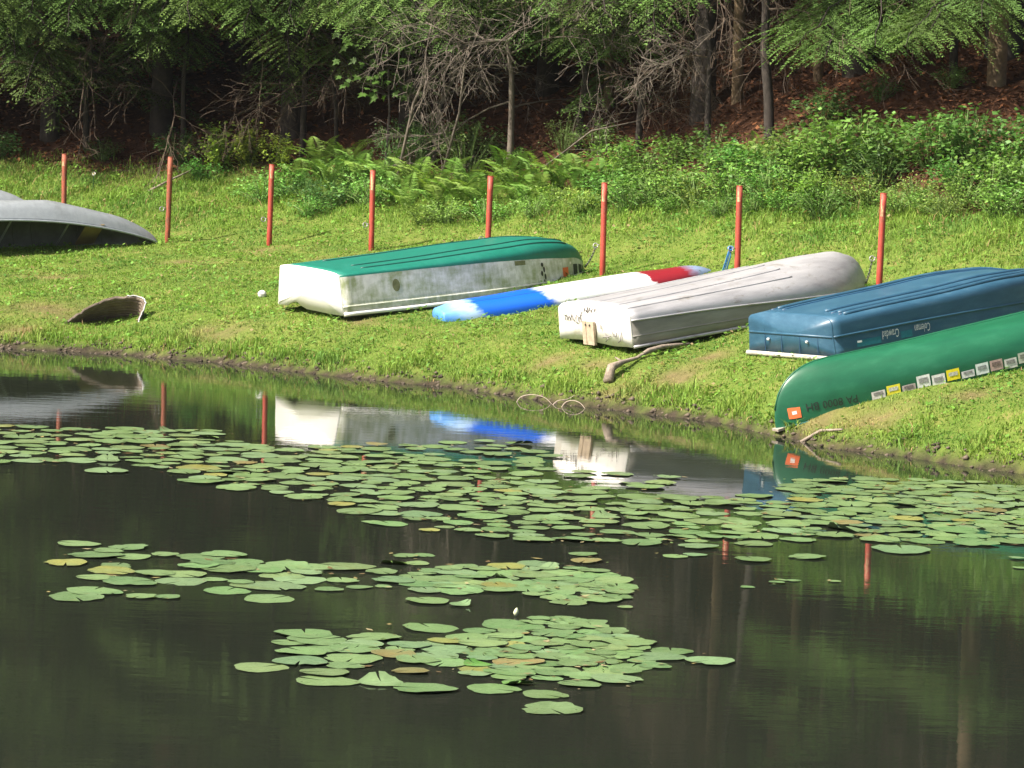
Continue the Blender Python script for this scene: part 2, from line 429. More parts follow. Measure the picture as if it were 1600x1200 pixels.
def hemlock_meshes(seed, start, h, rad, nb, rt):
    r = np.random.default_rng(seed); lv = Leaves(); tb = MB(); trk = MB(); dd = MB()
    tp = trunk_pts(r, h); trk.tube(tp, [rt*(1.25 if i == 0 else 1)*(1-0.85*i/8) for i in range(9)], 9, False)
    for i in range(nb):
        f = (i+r.random())/nb; z = start+(h-start)*f**1.25
        L = rad*(1-0.8*((z-start)/(h-start)))*r.uniform(0.75, 1.1)+0.3
        az = i*2.399+r.uniform(-0.4, 0.4); k = min(7, int(z/h*8)); base = np.array(tp[k+1]); base[2] = z
        hi = z > 6.5
        bough(lv, tb, r, curve(base, az, L, r.uniform(-0.05, 0.3), r.uniform(0.25, 0.55)), L, 0.15 if hi else 0.095, 0.12 if hi else 0.085, 0.036 if hi else 0.024, r.uniform(0.4, 1.8) if hi else 0.9, 0.018, 0.34)  # high boughs range in tone: sunlit and shaded foliage put into the leaf colour
    for i in range(int(3+min(start, 3)*1.2)):
        z = r.uniform(0.4, start+0.8); az = r.uniform(0, 2*PI)
        twiggery(dd, r, (0, 0, z), (math.cos(az), math.sin(az), r.uniform(-0.1, 0.3)), r.uniform(0.6, 1.7), 0.011, 2, 0.4)
    return (trk.mesh('trunk', M_BARK, True), lv.mesh('crown', M_NEEDLE), tb.mesh('limbs', M_BARK), dd.mesh('dead_branches', M_TWIG))

HEM = [hemlock_meshes(21, 1.1, 11.5, 2.7, 62, 0.13), hemlock_meshes(22, 1.9, 12.5, 2.9, 60, 0.16), hemlock_meshes(23, 3.0, 13.0, 3.0, 56, 0.18), hemlock_meshes(24, 2.6, 10.0, 2.3, 50, 0.10), hemlock_meshes(25, 3.3, 11.0, 4.4, 64, 0.15)]  # the last, widest crown is spread above the view to shade the wood
ORD = ['first', 'second', 'third', 'fourth', 'fifth', 'sixth', 'seventh', 'eighth', 'ninth', 'tenth', 'eleventh', 'twelfth', 'thirteenth', 'fourteenth', 'fifteenth', 'sixteenth', 'seventeenth', 'eighteenth']
# (x, y, variant, scale)   front row first, then deeper rows, then unseen trees closing both sides, kept for the shade they cast
ROWS = {
 'front row': [(-8.6, 52.4, 0, 1), (-6.7, 52.0, 0, .95), (-5.1, 51.9, 4, 1), (-3.2, 51.0, 4, .95), (-1.5, 50.0, 4, 1.0), (0.35, 50.0, 4, .95), (2.33, 46.9, 4, 1.0), (4.23, 46.2, 2, 1.0), (5.95, 45.4, 2, 1.15)],
 'second row': [(-7.6, 54.5, 0, 1.05), (-5.8, 54.8, 1, 1), (-4.0, 53.9, 0, 1), (-2.1, 53.4, 1, 1.1), (-0.3, 53.0, 1, .9), (1.4, 51.0, 2, 1.05), (3.3, 50.0, 2, 1.0), (5.0, 49.3, 2, 1.1), (6.9, 48.2, 1, 1)],
 'back row': [(-8.5, 58, 1, 1), (-6.0, 58.2, 0, 1.1), (-3.2, 57.4, 1, 1), (-0.8, 57.0, 0, 1.1), (1.4, 55.6, 1, 1.1), (3.9, 54.6, 1, 1.0), (6.5, 53.5, 0, 1.1)],
 'group beyond the left edge': [(-11, 51.5, 0, 1), (-13.2, 49.5, 1, 1.1), (-16, 48, 0, 1.1), (-15.5, 54, 0, 1.1), (-10.3, 56.8, 1, 1.1), (-18, 53, 1, 1.2), (-13, 57.5, 0, 1.1), (-21, 55, 0, 1.2)],
 'group beyond the right edge': [(8.2, 43.6, 2, 1.1), (10.5, 42.5, 1, 1.1), (9.3, 48, 0, 1.1), (12.8, 44.5, 0, 1.2), (9.6, 53, 1, 1.1)]}
TREES = {}
for row, spots in ROWS.items():
    for k, (x, y, vi, sc) in enumerate(spots):
        t = empty('hemlock_tree', (x, y, gz(x, y)-0.05)); t.rotation_euler.z = RND.uniform(0, 6.28); t.scale = (sc, sc, sc*RND.uniform(0.92, 1.08))
        names = ('trunk', 'crown', 'limbs', 'dead_branches')
        for nm, me in zip(names, HEM[vi]): link(nm, me, t)
        look = ['low-crowned dark hemlock', 'tall hemlock with drooping boughs', 'bare-trunked hemlock', 'slender hemlock', 'hemlock with a wide crown spread to shade the wood'][vi]
        tag(t, f'{look}, {ORD[k]} from left in the {row}', 'tree', 'hemlock trees of the wood'); TREES[(row, k)] = t

def own_bough(name, tree, pts, mat_wood, seed, tone=1.0, **kw):
    """a single limb reaching out of the wood, built at its true place and parented to its tree"""
    r = np.random.default_rng(seed); pts = np.array(pts, float)
    sub = np.linspace(0, len(pts)-1, 10); P = np.stack([np.interp(sub, np.arange(len(pts)), pts[:, k]) for k in range(3)], -1)
    P[1:-1] += r.normal(0, 0.03, P[1:-1].shape)
    L = float(np.linalg.norm(np.diff(P, axis=0), axis=1).sum())
    bpy.context.view_layer.update()
    inv = tree.matrix_world.inverted()
    lv = Leaves(); tb = MB(); bough(lv, tb, r, P, L, tone=tone, **kw)
    o = link(name, lv.mesh(name, M_NEEDLE), tree); o.matrix_parent_inverse = inv
    w = link('limb', tb.mesh('limb', mat_wood), tree); w.matrix_parent_inverse = inv

fr = 'front row'
BOUGHS = [(fr, 0, [(-8.2, 52.2, 4.2), (-7.2, 50.9, 4.0), (-6.2, 50.0, 3.3)]), (fr, 1, [(-6.5, 51.8, 4.5), (-5.9, 50.6, 4.2), (-5.0, 49.8, 3.55)]), (fr, 1, [(-6.7, 51.8, 3.6), (-6.6, 50.8, 3.3), (-6.4, 50.0, 2.5)]),
  (fr, 2, [(-5.0, 51.8, 4.8), (-4.3, 50.5, 4.6), (-3.6, 49.6, 4.0)]), (fr, 3, [(-3.1, 50.8, 4.6), (-2.5, 49.3, 4.3), (-1.75, 48.2, 3.6)]), (fr, 3, [(-3.0, 50.8, 3.9), (-3.2, 49.5, 3.7), (-3.1, 48.6, 3.1)]),
  (fr, 4, [(-1.4, 49.8, 4.8), (-1.9, 48.4, 4.4), (-2.2, 47.4, 3.7)]), (fr, 4, [(-1.3, 49.8, 4.9), (-0.5, 48.4, 4.5), (0.2, 47.4, 3.9)]), (fr, 5, [(0.4, 49.8, 4.7), (0.9, 47.9, 4.3), (1.5, 46.5, 3.55)]),
  (fr, 5, [(0.3, 49.8, 4.3), (0.5, 48.0, 4.0), (0.6, 46.8, 3.35)]), (fr, 7, [(4.2, 46.0, 4.3), (3.9, 44.2, 4.0), (3.2, 42.9, 3.3)]), (fr, 7, [(4.2, 46.0, 4.2), (4.3, 44.0, 4.0), (4.1, 42.7, 3.35)]),
  (fr, 8, [(5.9, 45.2, 4.2), (5.2, 43.8, 4.0), (4.6, 42.6, 3.5)]), (fr, 8, [(5.9, 45.2, 4.6), (5.6, 43.6, 4.3), (5.3, 42.5, 3.7)]), (fr, 7, [(4.2, 46.0, 4.6), (3.6, 44.5, 4.5), (3.0, 43.6, 4.0)])]
BOUGHS += [(fr, 1, [(-6.6, 51.6, 4.7), (-6.0, 50.2, 4.5), (-5.5, 49.4, 3.9)]), (fr, 2, [(-5.0, 51.6, 4.4), (-5.2, 50.2, 4.2), (-5.3, 49.4, 3.5)]), (fr, 2, [(-5.0, 51.6, 4.7), (-4.6, 49.9, 4.5), (-4.3, 48.9, 3.9)]),
  (fr, 3, [(-3.1, 50.6, 4.7), (-2.7, 49.0, 4.5), (-2.5, 48.0, 3.75)]), (fr, 3, [(-3.1, 50.6, 4.8), (-3.5, 49.2, 4.6), (-3.9, 48.4, 4.0)]), (fr, 4, [(-1.4, 49.7, 4.4), (-1.6, 48.0, 4.1), (-1.5, 47.0, 3.45)]), (fr, 4, [(-1.4, 49.7, 4.7), (-1.0, 48.0, 4.5), (-0.7, 47.0, 3.9)]),
  (fr, 5, [(0.4, 49.7, 4.5), (1.1, 47.6, 4.1), (1.1, 46.2, 3.4)]), (fr, 5, [(0.4, 49.7, 4.8), (0.0, 48.0, 4.5), (-0.1, 46.8, 4.0)]), (fr, 6, [(2.35, 46.7, 4.8), (1.9, 45.2, 4.5), (1.6, 44.4, 4.0)]), (fr, 7, [(4.2, 46.0, 4.1), (3.7, 44.0, 3.7), (3.5, 42.6, 3.15)]), (fr, 8, [(5.9, 45.2, 4.2), (4.9, 43.6, 3.9), (4.4, 42.2, 3.35)])]
_rb = np.random.default_rng(17)
for bx_ in np.arange(-7.6, 1.7, 0.30):       # the fringe of low boughs along the edge of the wood
    ye = shore_y(bx_)+_rb.uniform(8.9, 10.3); ze = _rb.uniform(3.35, 4.15) if bx_ > -5.2 else _rb.uniform(2.9, 4.1); kk = min(range(7), key=lambda j: abs(ROWS[fr][j][0]-bx_)); tx_, ty_ = ROWS[fr][kk][:2]
    BOUGHS.append((fr, kk, [(bx_*.6+tx_*.4, ye+1.5, ze+.85), (bx_+_rb.uniform(-.3, .3), ye+.75, ze+.6), (bx_+_rb.uniform(-.5, .5), ye, ze)]))
for bx_ in np.arange(-7.8, 1.4, 0.42):       # darker boughs hanging further in
    ye = shore_y(bx_)+_rb.uniform(10.6, 12.2); ze = _rb.uniform(2.5, 3.5); kk = min(range(7), key=lambda j: abs(ROWS[fr][j][0]-bx_)); tx_, ty_ = ROWS[fr][kk][:2]
    BOUGHS.append((fr, kk, [(bx_*.6+tx_*.4, ye+1.3, ze+.7), (bx_+_rb.uniform(-.3, .3), ye+.6, ze+.45), (bx_+_rb.uniform(-.5, .5), ye, ze)]))
BOUGHS = [(a, b, [(x, y, z+(0.28 if x > 2.7 else 0.0)) for x, y, z in p]) for a, b, p in BOUGHS]
for i, (row, k, pts) in enumerate(BOUGHS):
    own_bough('bough', TREES[(row, k)], pts, M_BARK, 300+i, (1.9 if pts[2][0] > 2.8 else 1.75)*(0.8+0.5*((i*37) % 10)/10), step=0.06, leaf=0.055, wid=0.016, twigmax=0.34)

# bare dead trees and saplings inside the edge of the wood
def dead_tree(x, y, h, rad, lean, seed, label, nb=14, L=(0.6, 1.8), mat=None, up=0.25):
    r = np.random.default_rng(seed); t = empty('dead_tree', (x, y, gz(x, y)-0.03))
    trk = MB(); q = trunk_pts(r, h, lean); trk.tube(q, [rad*(1-0.75*i/8) for i in range(9)], 7, False)
    trk.build('trunk', mat or M_BARK, t, True); dd = MB()
    for i in range(nb):
        z = h*r.uniform(0.25, 1.0); az = r.uniform(0, 2*PI); k = int(z/h*7.99)
        b = np.array(q[k])*(1-(z/h*8-k))+np.array(q[min(8, k+1)])*(z/h*8-k)
        twiggery(dd, r, tuple(b), (math.cos(az), math.sin(az)-0.2, r.uniform(-0.1, up)), r.uniform(*L), 0.013, 3, 0.35)
    dd.build('branches', M_TWIG if mat is None else mat, t)
    return tag(t, label, 'tree', 'bare trees in the wood')
dead_tree(2.33, 45.37, 3.6, 0.045, (-0.03, 0.0), 1, 'thin bare sapling standing upright behind the seventh red post', 12)
dead_tree(3.08, 44.8, 4.4, 0.07, (-0.11, 0.02), 2, 'thick dark trunk leaning left in the wood behind the seventh red post', 10)
dead_tree(-0.15, 47.6, 3.4, 0.05, (0.02, -0.12), 3, 'grey bare tree with tangled dead branches behind the fifth red post', 11, (0.7, 1.7), M_DEAD)
dead_tree(0.75, 47.4, 3.6, 0.05, (0.05, -0.08), 4, 'bare tree with dense dry twigs behind the sixth red post', 11, (0.7, 1.9))
dead_tree(1.5, 46.7, 3.6, 0.05, (0.06, -0.05), 5, 'bare twiggy tree between the sixth and seventh red posts, in the wood', 11, (0.7, 1.9))
dead_tree(-1.2, 48.6, 3.0, 0.035, (0.22, 0.0), 6, 'pale leaning snag behind the ferns near the fourth red post', 8, (0.4, 1.0), M_DEAD)
dead_tree(-3.0, 50.3, 3.4, 0.05, (0.03, -0.05), 7, 'bare sapling in the dark wood behind the third red post', 7)
dead_tree(-2.5, 50.1, 2.6, 0.035, (-0.02, 0), 8, 'thin dark stem in the wood just right of the third red post', 5)
dead_tree(-6.1, 51.4, 3.0, 0.05, (0.01, 0), 9, 'dark bare stem in the wood behind the first red post', 5)
dead_tree(-4.7, 51.2, 3.0, 0.045, (-0.02, 0), 10, 'dark bare stem in the wood behind the second red post', 5)
dead_tree(5.3, 45.0, 3.2, 0.06, (-0.05, -0.1), 11, 'bare branching tree at the far right edge of the wood', 16, (0.6, 1.5))
dead_tree(3.9, 47.2, 4.0, 0.10, (0.0, 0), 12, 'dark trunk on the leafy slope behind the eighth red post', 12)
# tall pole trees with the sun on their bare trunks put into the bark colour
M_SUNBARK = mat_plain('sunlit_ochre_bark', (0.17, 0.115, 0.065), 0.9, 0.6, 7.0, bump=0.8, dirt=(0.12, 0.10, 0.05))
def pole_tree(x, y, h, rad, seed, label):
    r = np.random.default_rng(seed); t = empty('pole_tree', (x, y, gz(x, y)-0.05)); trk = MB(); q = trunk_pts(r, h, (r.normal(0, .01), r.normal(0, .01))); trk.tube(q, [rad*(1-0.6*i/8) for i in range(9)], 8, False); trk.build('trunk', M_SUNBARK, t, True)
    lv = Leaves(); st = MB(); dd = MB()
    for i in range(26):
        z = h*r.uniform(0.68, 1.0); az = r.uniform(0, 2*PI); L = r.uniform(1.0, 2.2); P = curve(np.array([q[6][0], q[6][1], z]), az, L, 0.5, 0.2, 6); st.tube([tuple(p) for p in P], [.03*(1-.15*k) for k in range(6)], 4, False)
        m = 130; k = r.uniform(0.2, 1, m)*5; C0 = np.stack([np.interp(k, np.arange(6), P[:, c]) for c in range(3)], -1)+r.normal(0, .28, (m, 3)); D = unit(r.normal(0, 1, (m, 3))); lv.add(C0, D, unit(np.cross(D, r.normal(0, 1, (m, 3)))), r.uniform(.10, .17, m), .08, np.array([.10, .15, .035])*r.uniform(.6, 1.4, (m, 1)))
    for i in range(9): az = r.uniform(0, 2*PI); twiggery(dd, r, (0, 0, h*r.uniform(.25, .65)), (math.cos(az), math.sin(az), .1), r.uniform(.5, 1.4), .012, 2, .3)
    st.build('limbs', M_BARK, t); link('crown', lv.mesh('crown', M_BROAD), t); dd.build('dead_branches', M_TWIG, t); tag(t, label, 'tree', 'tall pole trees with bare sunlit trunks')
for k, (x, y, h, rad) in enumerate([(1.15, 48.6, 11, .07), (2.75, 46.6, 12, .08), (3.75, 46.4, 11, .07), (5.75, 44.4, 12, .13)]):
    pole_tree(x, y, h, rad, 500+k, f'tall bare pole tree, {ORD[k]} from left along the edge of the wood')
# fallen dead limbs leaning out of the wood
def dead_limb(pts, rad, seed, label, nb=10):
    r = np.random.default_rng(seed); base = pts[0]; t = empty('dead_limb', base); tb = MB()
    P = [tuple(np.array(p)-np.array(base)) for p in pts]
    tb.tube(P, [rad*(1-0.6*i/(len(P)-1)) for i in range(len(P))], 6, True); tb.build('stem', M_DEAD, t, True); dd = MB()
    for i in range(nb):
        k = r.integers(1, len(P)); f = r.random(); b = np.array(P[k-1])*(1-f)+np.array(P[k])*f
        d = np.array(P[-1])-np.array(P[0]); d = d/np.linalg.norm(d)+r.normal(0, 0.5, 3); d /= np.linalg.norm(d)
        twiggery(dd, r, tuple(b), d, r.uniform(0.3, 0.9), rad*0.35, 2, 0.2)
    dd.build('twigs', M_DEAD, t)
    tag(t, label, 'branch', 'dead limbs hanging at the edge of the wood')
dead_limb([(-1.62, 47.7, gz(-1.62, 47.7)), (-1.4, 47.6, 2.7), (-1.15, 47.5, 3.3), (-0.75, 47.3, 3.75)], 0.024, 31, 'long pale dead limb slanting up behind the ferns, left of the fifth post')
dead_limb([(-1.05, 47.5, gz(-1.05, 47.5)), (-0.8, 47.4, 2.6), (-0.75, 47.3, 3.2), (-0.3, 47.2, 3.8)], 0.022, 32, 'grey forked dead limb rising behind the ferns by the fifth post')
dead_limb([(0.15, 47.0, 3.9), (-0.2, 46.8, 3.55), (-0.75, 46.7, 3.5), (-1.25, 46.6, 3.75)], 0.02, 33, 'tangled grey dead bough hanging above the fifth red post', 26)
dead_limb([(1.9, 46.0, 4.2), (1.4, 45.8, 4.05), (0.8, 45.7, 4.05), (0.2, 45.6, 4.2)], 0.018, 34, 'bare pale bough stretching across the wood above the sixth red post', 18)
dead_limb([(2.5, 45.2, 3.9), (2.1, 45.0, 3.5), (1.75, 44.9, 3.3), (1.45, 44.8, 3.4)], 0.016, 35, 'dry curved bough between the sixth and seventh posts, above the bushes', 16)
dead_limb([(0.2, 46.4, gz(.2, 46.4)+.25), (0.9, 46.2, 2.45), (1.5, 46.1, 2.6)], 0.014, 36, 'dry stick lying across the brush behind the sixth post', 4)

# fallen brown leaves on the slope under the trees
N = 15000
X = NPR.uniform(-8, 8, N); Y = shore_y(X)+10.7+NPR.random(N)*9.5; n = N
S = NPR.uniform(0.025, 0.06, n); az = NPR.uniform(0, 2*PI, n); tl = NPR.normal(0.2, 0.35, n); C0 = np.stack([X, Y, land(X, Y)+NPR.uniform(0.005, 0.03, n)], -1)
e1 = np.stack([np.cos(az)*np.cos(tl), np.sin(az)*np.cos(tl), np.sin(tl)], -1)*S[:, None]; e2 = np.stack([-np.sin(az), np.cos(az), 0*az+0.2], -1)*S[:, None]*0.6
V = np.stack([C0-e1, C0-e2, C0+e1, C0+e2], 1).reshape(-1, 3); k = np.arange(n)*4
lt = np.array([0.21, 0.09, 0.042])*NPR.uniform(0.35, 1.6, (n, 1))*np.array([1, 1, 1])
litter = link('leaf_litter', npmesh('leaf_litter', V, np.stack([k, k+1, k+2, k+3], -1), mat_leaf('fallen_leaf', 0.1, 0.8), np.repeat(lt[:, None, :], 4, 1).reshape(-1, 3)))
tag(litter, 'brown fallen leaves covering the wooded slope', 'leaf litter', kind='stuff')

# ---------------------------------------------------------------- bushes, ferns, tall weeds
def bush_meshes(seed, w, h, nstem, nleaf, leaf, wid, col, droop=0.2):
    r = np.random.default_rng(seed); lv = Leaves(); st = MB()
    per = max(4, nleaf//nstem)
    for i in range(nstem):
        az = r.uniform(0, 2*PI); rr = w*r.uniform(0.1, 1.0)**0.7; hh = h*r.uniform(0.55, 1.05)*(1-0.35*(rr/w)**2)
        P = np.array([(0.15*rr*math.cos(az), 0.15*rr*math.sin(az), -0.05), (rr*0.55*math.cos(az), rr*0.55*math.sin(az), hh*0.6), (rr*math.cos(az), rr*math.sin(az), hh), (rr*1.25*math.cos(az), rr*1.25*math.sin(az), hh*(1-droop*r.random()))])
        st.tube([tuple(p) for p in P], [0.007, 0.005, 0.003, 0.002], 3, False)
        q = r.uniform(0.04, 1, per)**0.9*3
        C0 = np.stack([np.interp(q, np.arange(4), P[:, k]) for k in range(3)], -1)+r.normal(0, leaf*0.9, (per, 3))
        D = unit(np.stack([np.cos(az)+r.normal(0, 0.9, per), np.sin(az)+r.normal(0, 0.9, per), r.normal(-0.1, 0.35, per)], -1))
        S = unit(np.cross(D, np.array([0, 0, 1.0])+r.normal(0, 0.4, (per, 3))))
        lv.add(C0, D, S, leaf*r.uniform(0.6, 1.35, per), wid*r.uniform(0.7, 1.3, per), np.array(col)*r.uniform(0.7, 1.35)*r.uniform(0.75, 1.3, (per, 1)))
    return st.mesh('stems', M_STEM), lv.mesh('foliage', M_BROAD, fold=0.12)
BUSH = {'bright': bush_meshes(51, 0.42, 0.75, 26, 700, 0.075, 0.05, (0.20, 0.31, 0.045)), 'dark': bush_meshes(52, 0.42, 0.62, 24, 700, 0.06, 0.042, (0.075, 0.16, 0.04)),
  'fine': bush_meshes(53, 0.36, 0.72, 34, 1100, 0.035, 0.02, (0.11, 0.19, 0.06)), 'bramble': bush_meshes(54, 0.55, 0.62, 30, 800, 0.065, 0.052, (0.115, 0.225, 0.045), 0.5),
  'weed': bush_meshes(55, 0.34, 0.36, 40, 800, 0.042, 0.02, (0.175, 0.315, 0.065)), 'herb': bush_meshes(56, 0.40, 0.46, 34, 800, 0.055, 0.034, (0.16, 0.31, 0.06))}
POSTS = [(-5.83, 46.9, 1.069), (-4.44, 46.34, 1.081), (-3.11, 45.83, 1.013), (-1.78, 44.71, .981), (-0.34, 42.87, 1.084), (0.99, 41.58, 1.052), (2.44, 40.15, 1.022), (3.84, 38.47, 1.014)]
LOOK = {'bright': 'bright yellow-green leafy bush', 'dark': 'dark green leafy bush', 'fine': 'fine-leaved grey-green bush', 'bramble': 'broad-leaved bramble bush', 'weed': 'pale green weed patch', 'herb': 'tall leafy green herb clump'}
used_labels = {}
def beside(x, y):
    """a phrase naming the red post seen in front of this spot"""
    ang = x/y; pa = [p[0]/p[1] for p in POSTS]; k = min(range(8), key=lambda i: abs(pa[i]-ang)); dlt = ang-pa[k]
    if ang > pa[7]+0.012: s = 'well right of the eighth red post'
    elif abs(dlt) < 0.006: s = f'straight behind the {ORD[k]} red post'
    else: s = f"just {'right' if dlt > 0 else 'left'} of the {ORD[k]} red post"
    dep = y-np.interp(x, [p[0] for p in POSTS], [p[1] for p in POSTS])
    return s+(', by the lawn' if dep < 3.2 else ', amid the brush' if dep < 4.6 else ', under the trees')
def bush(kind, x, y, s, sz=None):
    s *= RND.uniform(0.68, 1.12); t = empty('bush', (x, y, gz(x, y)-0.02)); t.rotation_euler.z = RND.uniform(0, 6.28); t.scale = (s, s, (sz or s)*RND.uniform(0.9, 1.1))
    st, fo = BUSH[kind]; link('stems', st, t); link('foliage', fo, t)
    lab = f'{LOOK[kind]} {beside(x, y)}'
    n = used_labels[lab] = used_labels.get(lab, 0)+1
    if n > 1: lab = f'{["", "", "another", "third", "fourth", "fifth"][min(n, 5)]} {lab}'
    tag(t, lab, 'bush', 'bushes and weeds along the edge of the wood')
for a in [('dark', -5.82, 51.0, .8), ('dark', -4.75, 50.8, 1.0), ('bright', -4.17, 50.4, 1.15), ('bright', -3.75, 50.3, .95), ('bright', -3.3, 50.1, .9), ('herb', -4.35, 50.0, .9), ('dark', -7.3, 51.2, .9),
  ('fine', -1.63, 48.3, 1.15), ('fine', -1.35, 48.4, 1.1), ('dark', -1.2, 48.8, 1.0), ('dark', -2.8, 48.0, .8), ('dark', -2.45, 47.5, .7), ('herb', -3.1, 48.7, .9), ('herb', -2.2, 48.5, .8), ('weed', -2.7, 47.3, 1), ('weed', -1.9, 47.2, 1.1),
  ('fine', 0.57, 47.2, 1.0), ('dark', 0.97, 47.0, .9), ('herb', -0.1, 47.6, 1.0), ('fine', -0.7, 47.9, 1.2), ('herb', 1.2, 46.2, 1.0), ('herb', 0.4, 45.6, .8),
  ('bramble', 1.51, 45.6, 1.05), ('herb', 1.85, 45.0, 1.1), ('weed', 1.7, 44.6, 1.3), ('weed', 2.15, 44.1, 1.3), ('bramble', 1.95, 45.8, 1.1), ('weed', 2.55, 43.5, 1.3), ('herb', 2.7, 44.0, 1.15),
  ('weed', 2.95, 42.9, 1.3), ('weed', 3.3, 42.7, 1.3), ('herb', 3.35, 43.2, 1.1), ('weed', 3.65, 42.3, 1.25), ('bramble', 3.7, 43.0, 1.1), ('bramble', 4.0, 42.8, 1.2), ('weed', 4.0, 41.9, 1.2),
  ('bramble', 4.35, 42.5, 1.05), ('dark', 4.2, 42.2, .9), ('bramble', 4.75, 42.1, 1.1), ('bramble', 5.15, 41.8, 1.1), ('bramble', 5.55, 41.5, 1.1), ('herb', 4.95, 41.3, 1.1), ('bramble', 5.35, 41.0, 1.05), ('herb', 5.75, 40.9, 1.2),
  ('weed', 4.5, 41.4, 1.1), ('weed', 5.0, 40.9, 1.0), ('bramble', 5.9, 42.0, 1.0), ('dark', 3.3, 44.0, .9), ('bramble', 6.3, 41.2, 1.3), ('bright', 3.1, 42.6, .6), ('bright', 3.35, 42.3, .6), ('weed', -3.4, 48.4, 1.0), ('weed', -2.2, 47.6, 1.1), ('herb', -1.2, 45.9, .7), ('weed', 0.2, 45.2, 1.0), ('weed', 0.8, 45.0, 1.1), ('herb', 1.15, 45.2, .9), ('weed', 1.35, 44.6, 1.2), ('herb', 1.8, 44.2, .8), ('weed', 2.4, 43.2, 1.2), ('weed', 2.75, 42.7, 1.1), ('herb', 3.1, 42.3, .8), ('weed', 3.5, 41.9, 1.1), ('weed', 4.3, 41.3, 1.2), ('herb', 4.6, 41.0, .9), ('weed', 4.75, 40.7, 1.1), ('weed', 5.3, 40.4, 1.1), ('herb', 5.6, 40.3, 1.0), ('weed', 5.9, 40.2, 1.2), ('weed', -0.4, 45.6, .9), ('weed', -0.9, 45.9, 1.0),
  ('herb', 2.2, 44.4, .9), ('herb', 2.9, 43.6, .9), ('herb', 1.3, 45.8, .9), ('bramble', 2.5, 44.3, .9), ('bramble', 3.2, 43.4, .9), ('bramble', 6.7, 40.6, 1.2), ('herb', 7.2, 40.0, 1.2), ('bramble', 7.7, 39.9, 1.3), ('herb', 6.6, 39.8, 1.0), ('dark', 3.7, 44.6, .8), ('dark', 4.4, 44.9, .7), ('dark', 5.2, 44.4, .7), ('dark', -0.6, 48.4, 1.0), ('dark', 2.4, 44.9, .8)]: bush(*a)

# ferns: every frond a part, one shared mesh
def frond_mesh(seed, L=0.72):
    r = np.random.default_rng(seed); s = np.linspace(0, 1, 24)
    P = np.stack([L*(0.16*s+0.62*s*s), 0*s, L*(1.05*s-0.38*s**3)], -1); T = unit(np.gradient(P, axis=0)); lv = Leaves()
    for sg in (-1, 1):
        q = np.linspace(0.1, 1, 30); C0 = np.stack([np.interp(q, s, P[:, k]) for k in range(3)], -1); D0 = np.stack([np.interp(q, s, T[:, k]) for k in range(3)], -1)
        ln = L*0.23*np.sin(PI*np.clip(q*0.86+0.12, 0, 1))**0.8; D = unit(D0*0.35+np.array([0, sg, 0])+np.array([0, 0, -0.12])+r.normal(0, 0.06, (30, 3)))
        lv.add(C0, D, unit(np.cross(D, np.cross(D, np.array([-0.5, 0, 1.0])))), ln, 0.0165, np.array([0.175, 0.295, 0.055])*r.uniform(0.8, 1.2, (30, 1)))
    me = lv.mesh('frond', M_FERN); return me
FROND = [frond_mesh(61), frond_mesh(62, .62)]
def fern(x, y, s, nf, lab):
    s *= 0.86; t = empty('fern', (x, y, gz(x, y)-0.01)); t.scale = (s*.9, s*.9, s*1.08)
    for k in range(nf):
        f = link('frond', FROND[k % 2], t); f.rotation_euler = (RND.uniform(-.15, .15), RND.uniform(-0.25, 0.3), k*2*PI/nf+RND.uniform(-.3, .3)); q = RND.uniform(0.75, 1.15); f.scale = (q, q, q)
    n = used_labels[lab] = used_labels.get(lab, 0)+1
    if n > 1: lab = f'{["", "", "another", "third", "fourth", "fifth"][min(n, 5)]} {lab}'
    tag(t, lab, 'fern', 'ferns in front of the wood')
for x, y, s in [(-2.92, 48.8, 1.0), (-2.67, 49.0, 1.1), (-2.33, 48.9, 1.15), (-2.1, 48.3, 1.1), (-1.76, 47.8, 1.0), (-1.32, 47.2, 1.1), (-1.05, 46.4, 1.0), (-0.75, 46.2, 1.1), (-0.47, 46.1, 1.1), (-0.9, 47.0, 1.1), (-0.05, 46.2, 1.05),
   (0.25, 46.0, 1.1), (0.49, 46.1, 1.0), (0.75, 45.9, 1.05), (0.98, 45.8, .9), (-1.4, 46.5, .9), (-0.17, 47.0, 1.0), (2.85, 44.0, .8), (-0.55, 46.7, 1.1), (-1.6, 47.2, .9), (-2.5, 48.3, .9), (0.1, 45.6, .8)]:
    fern(x, y, s, RND.choice([10, 11, 12, 13]), f"{'large' if s > 1.07 else 'small' if s < .95 else 'arching'} pale green fern {beside(x, y)}")

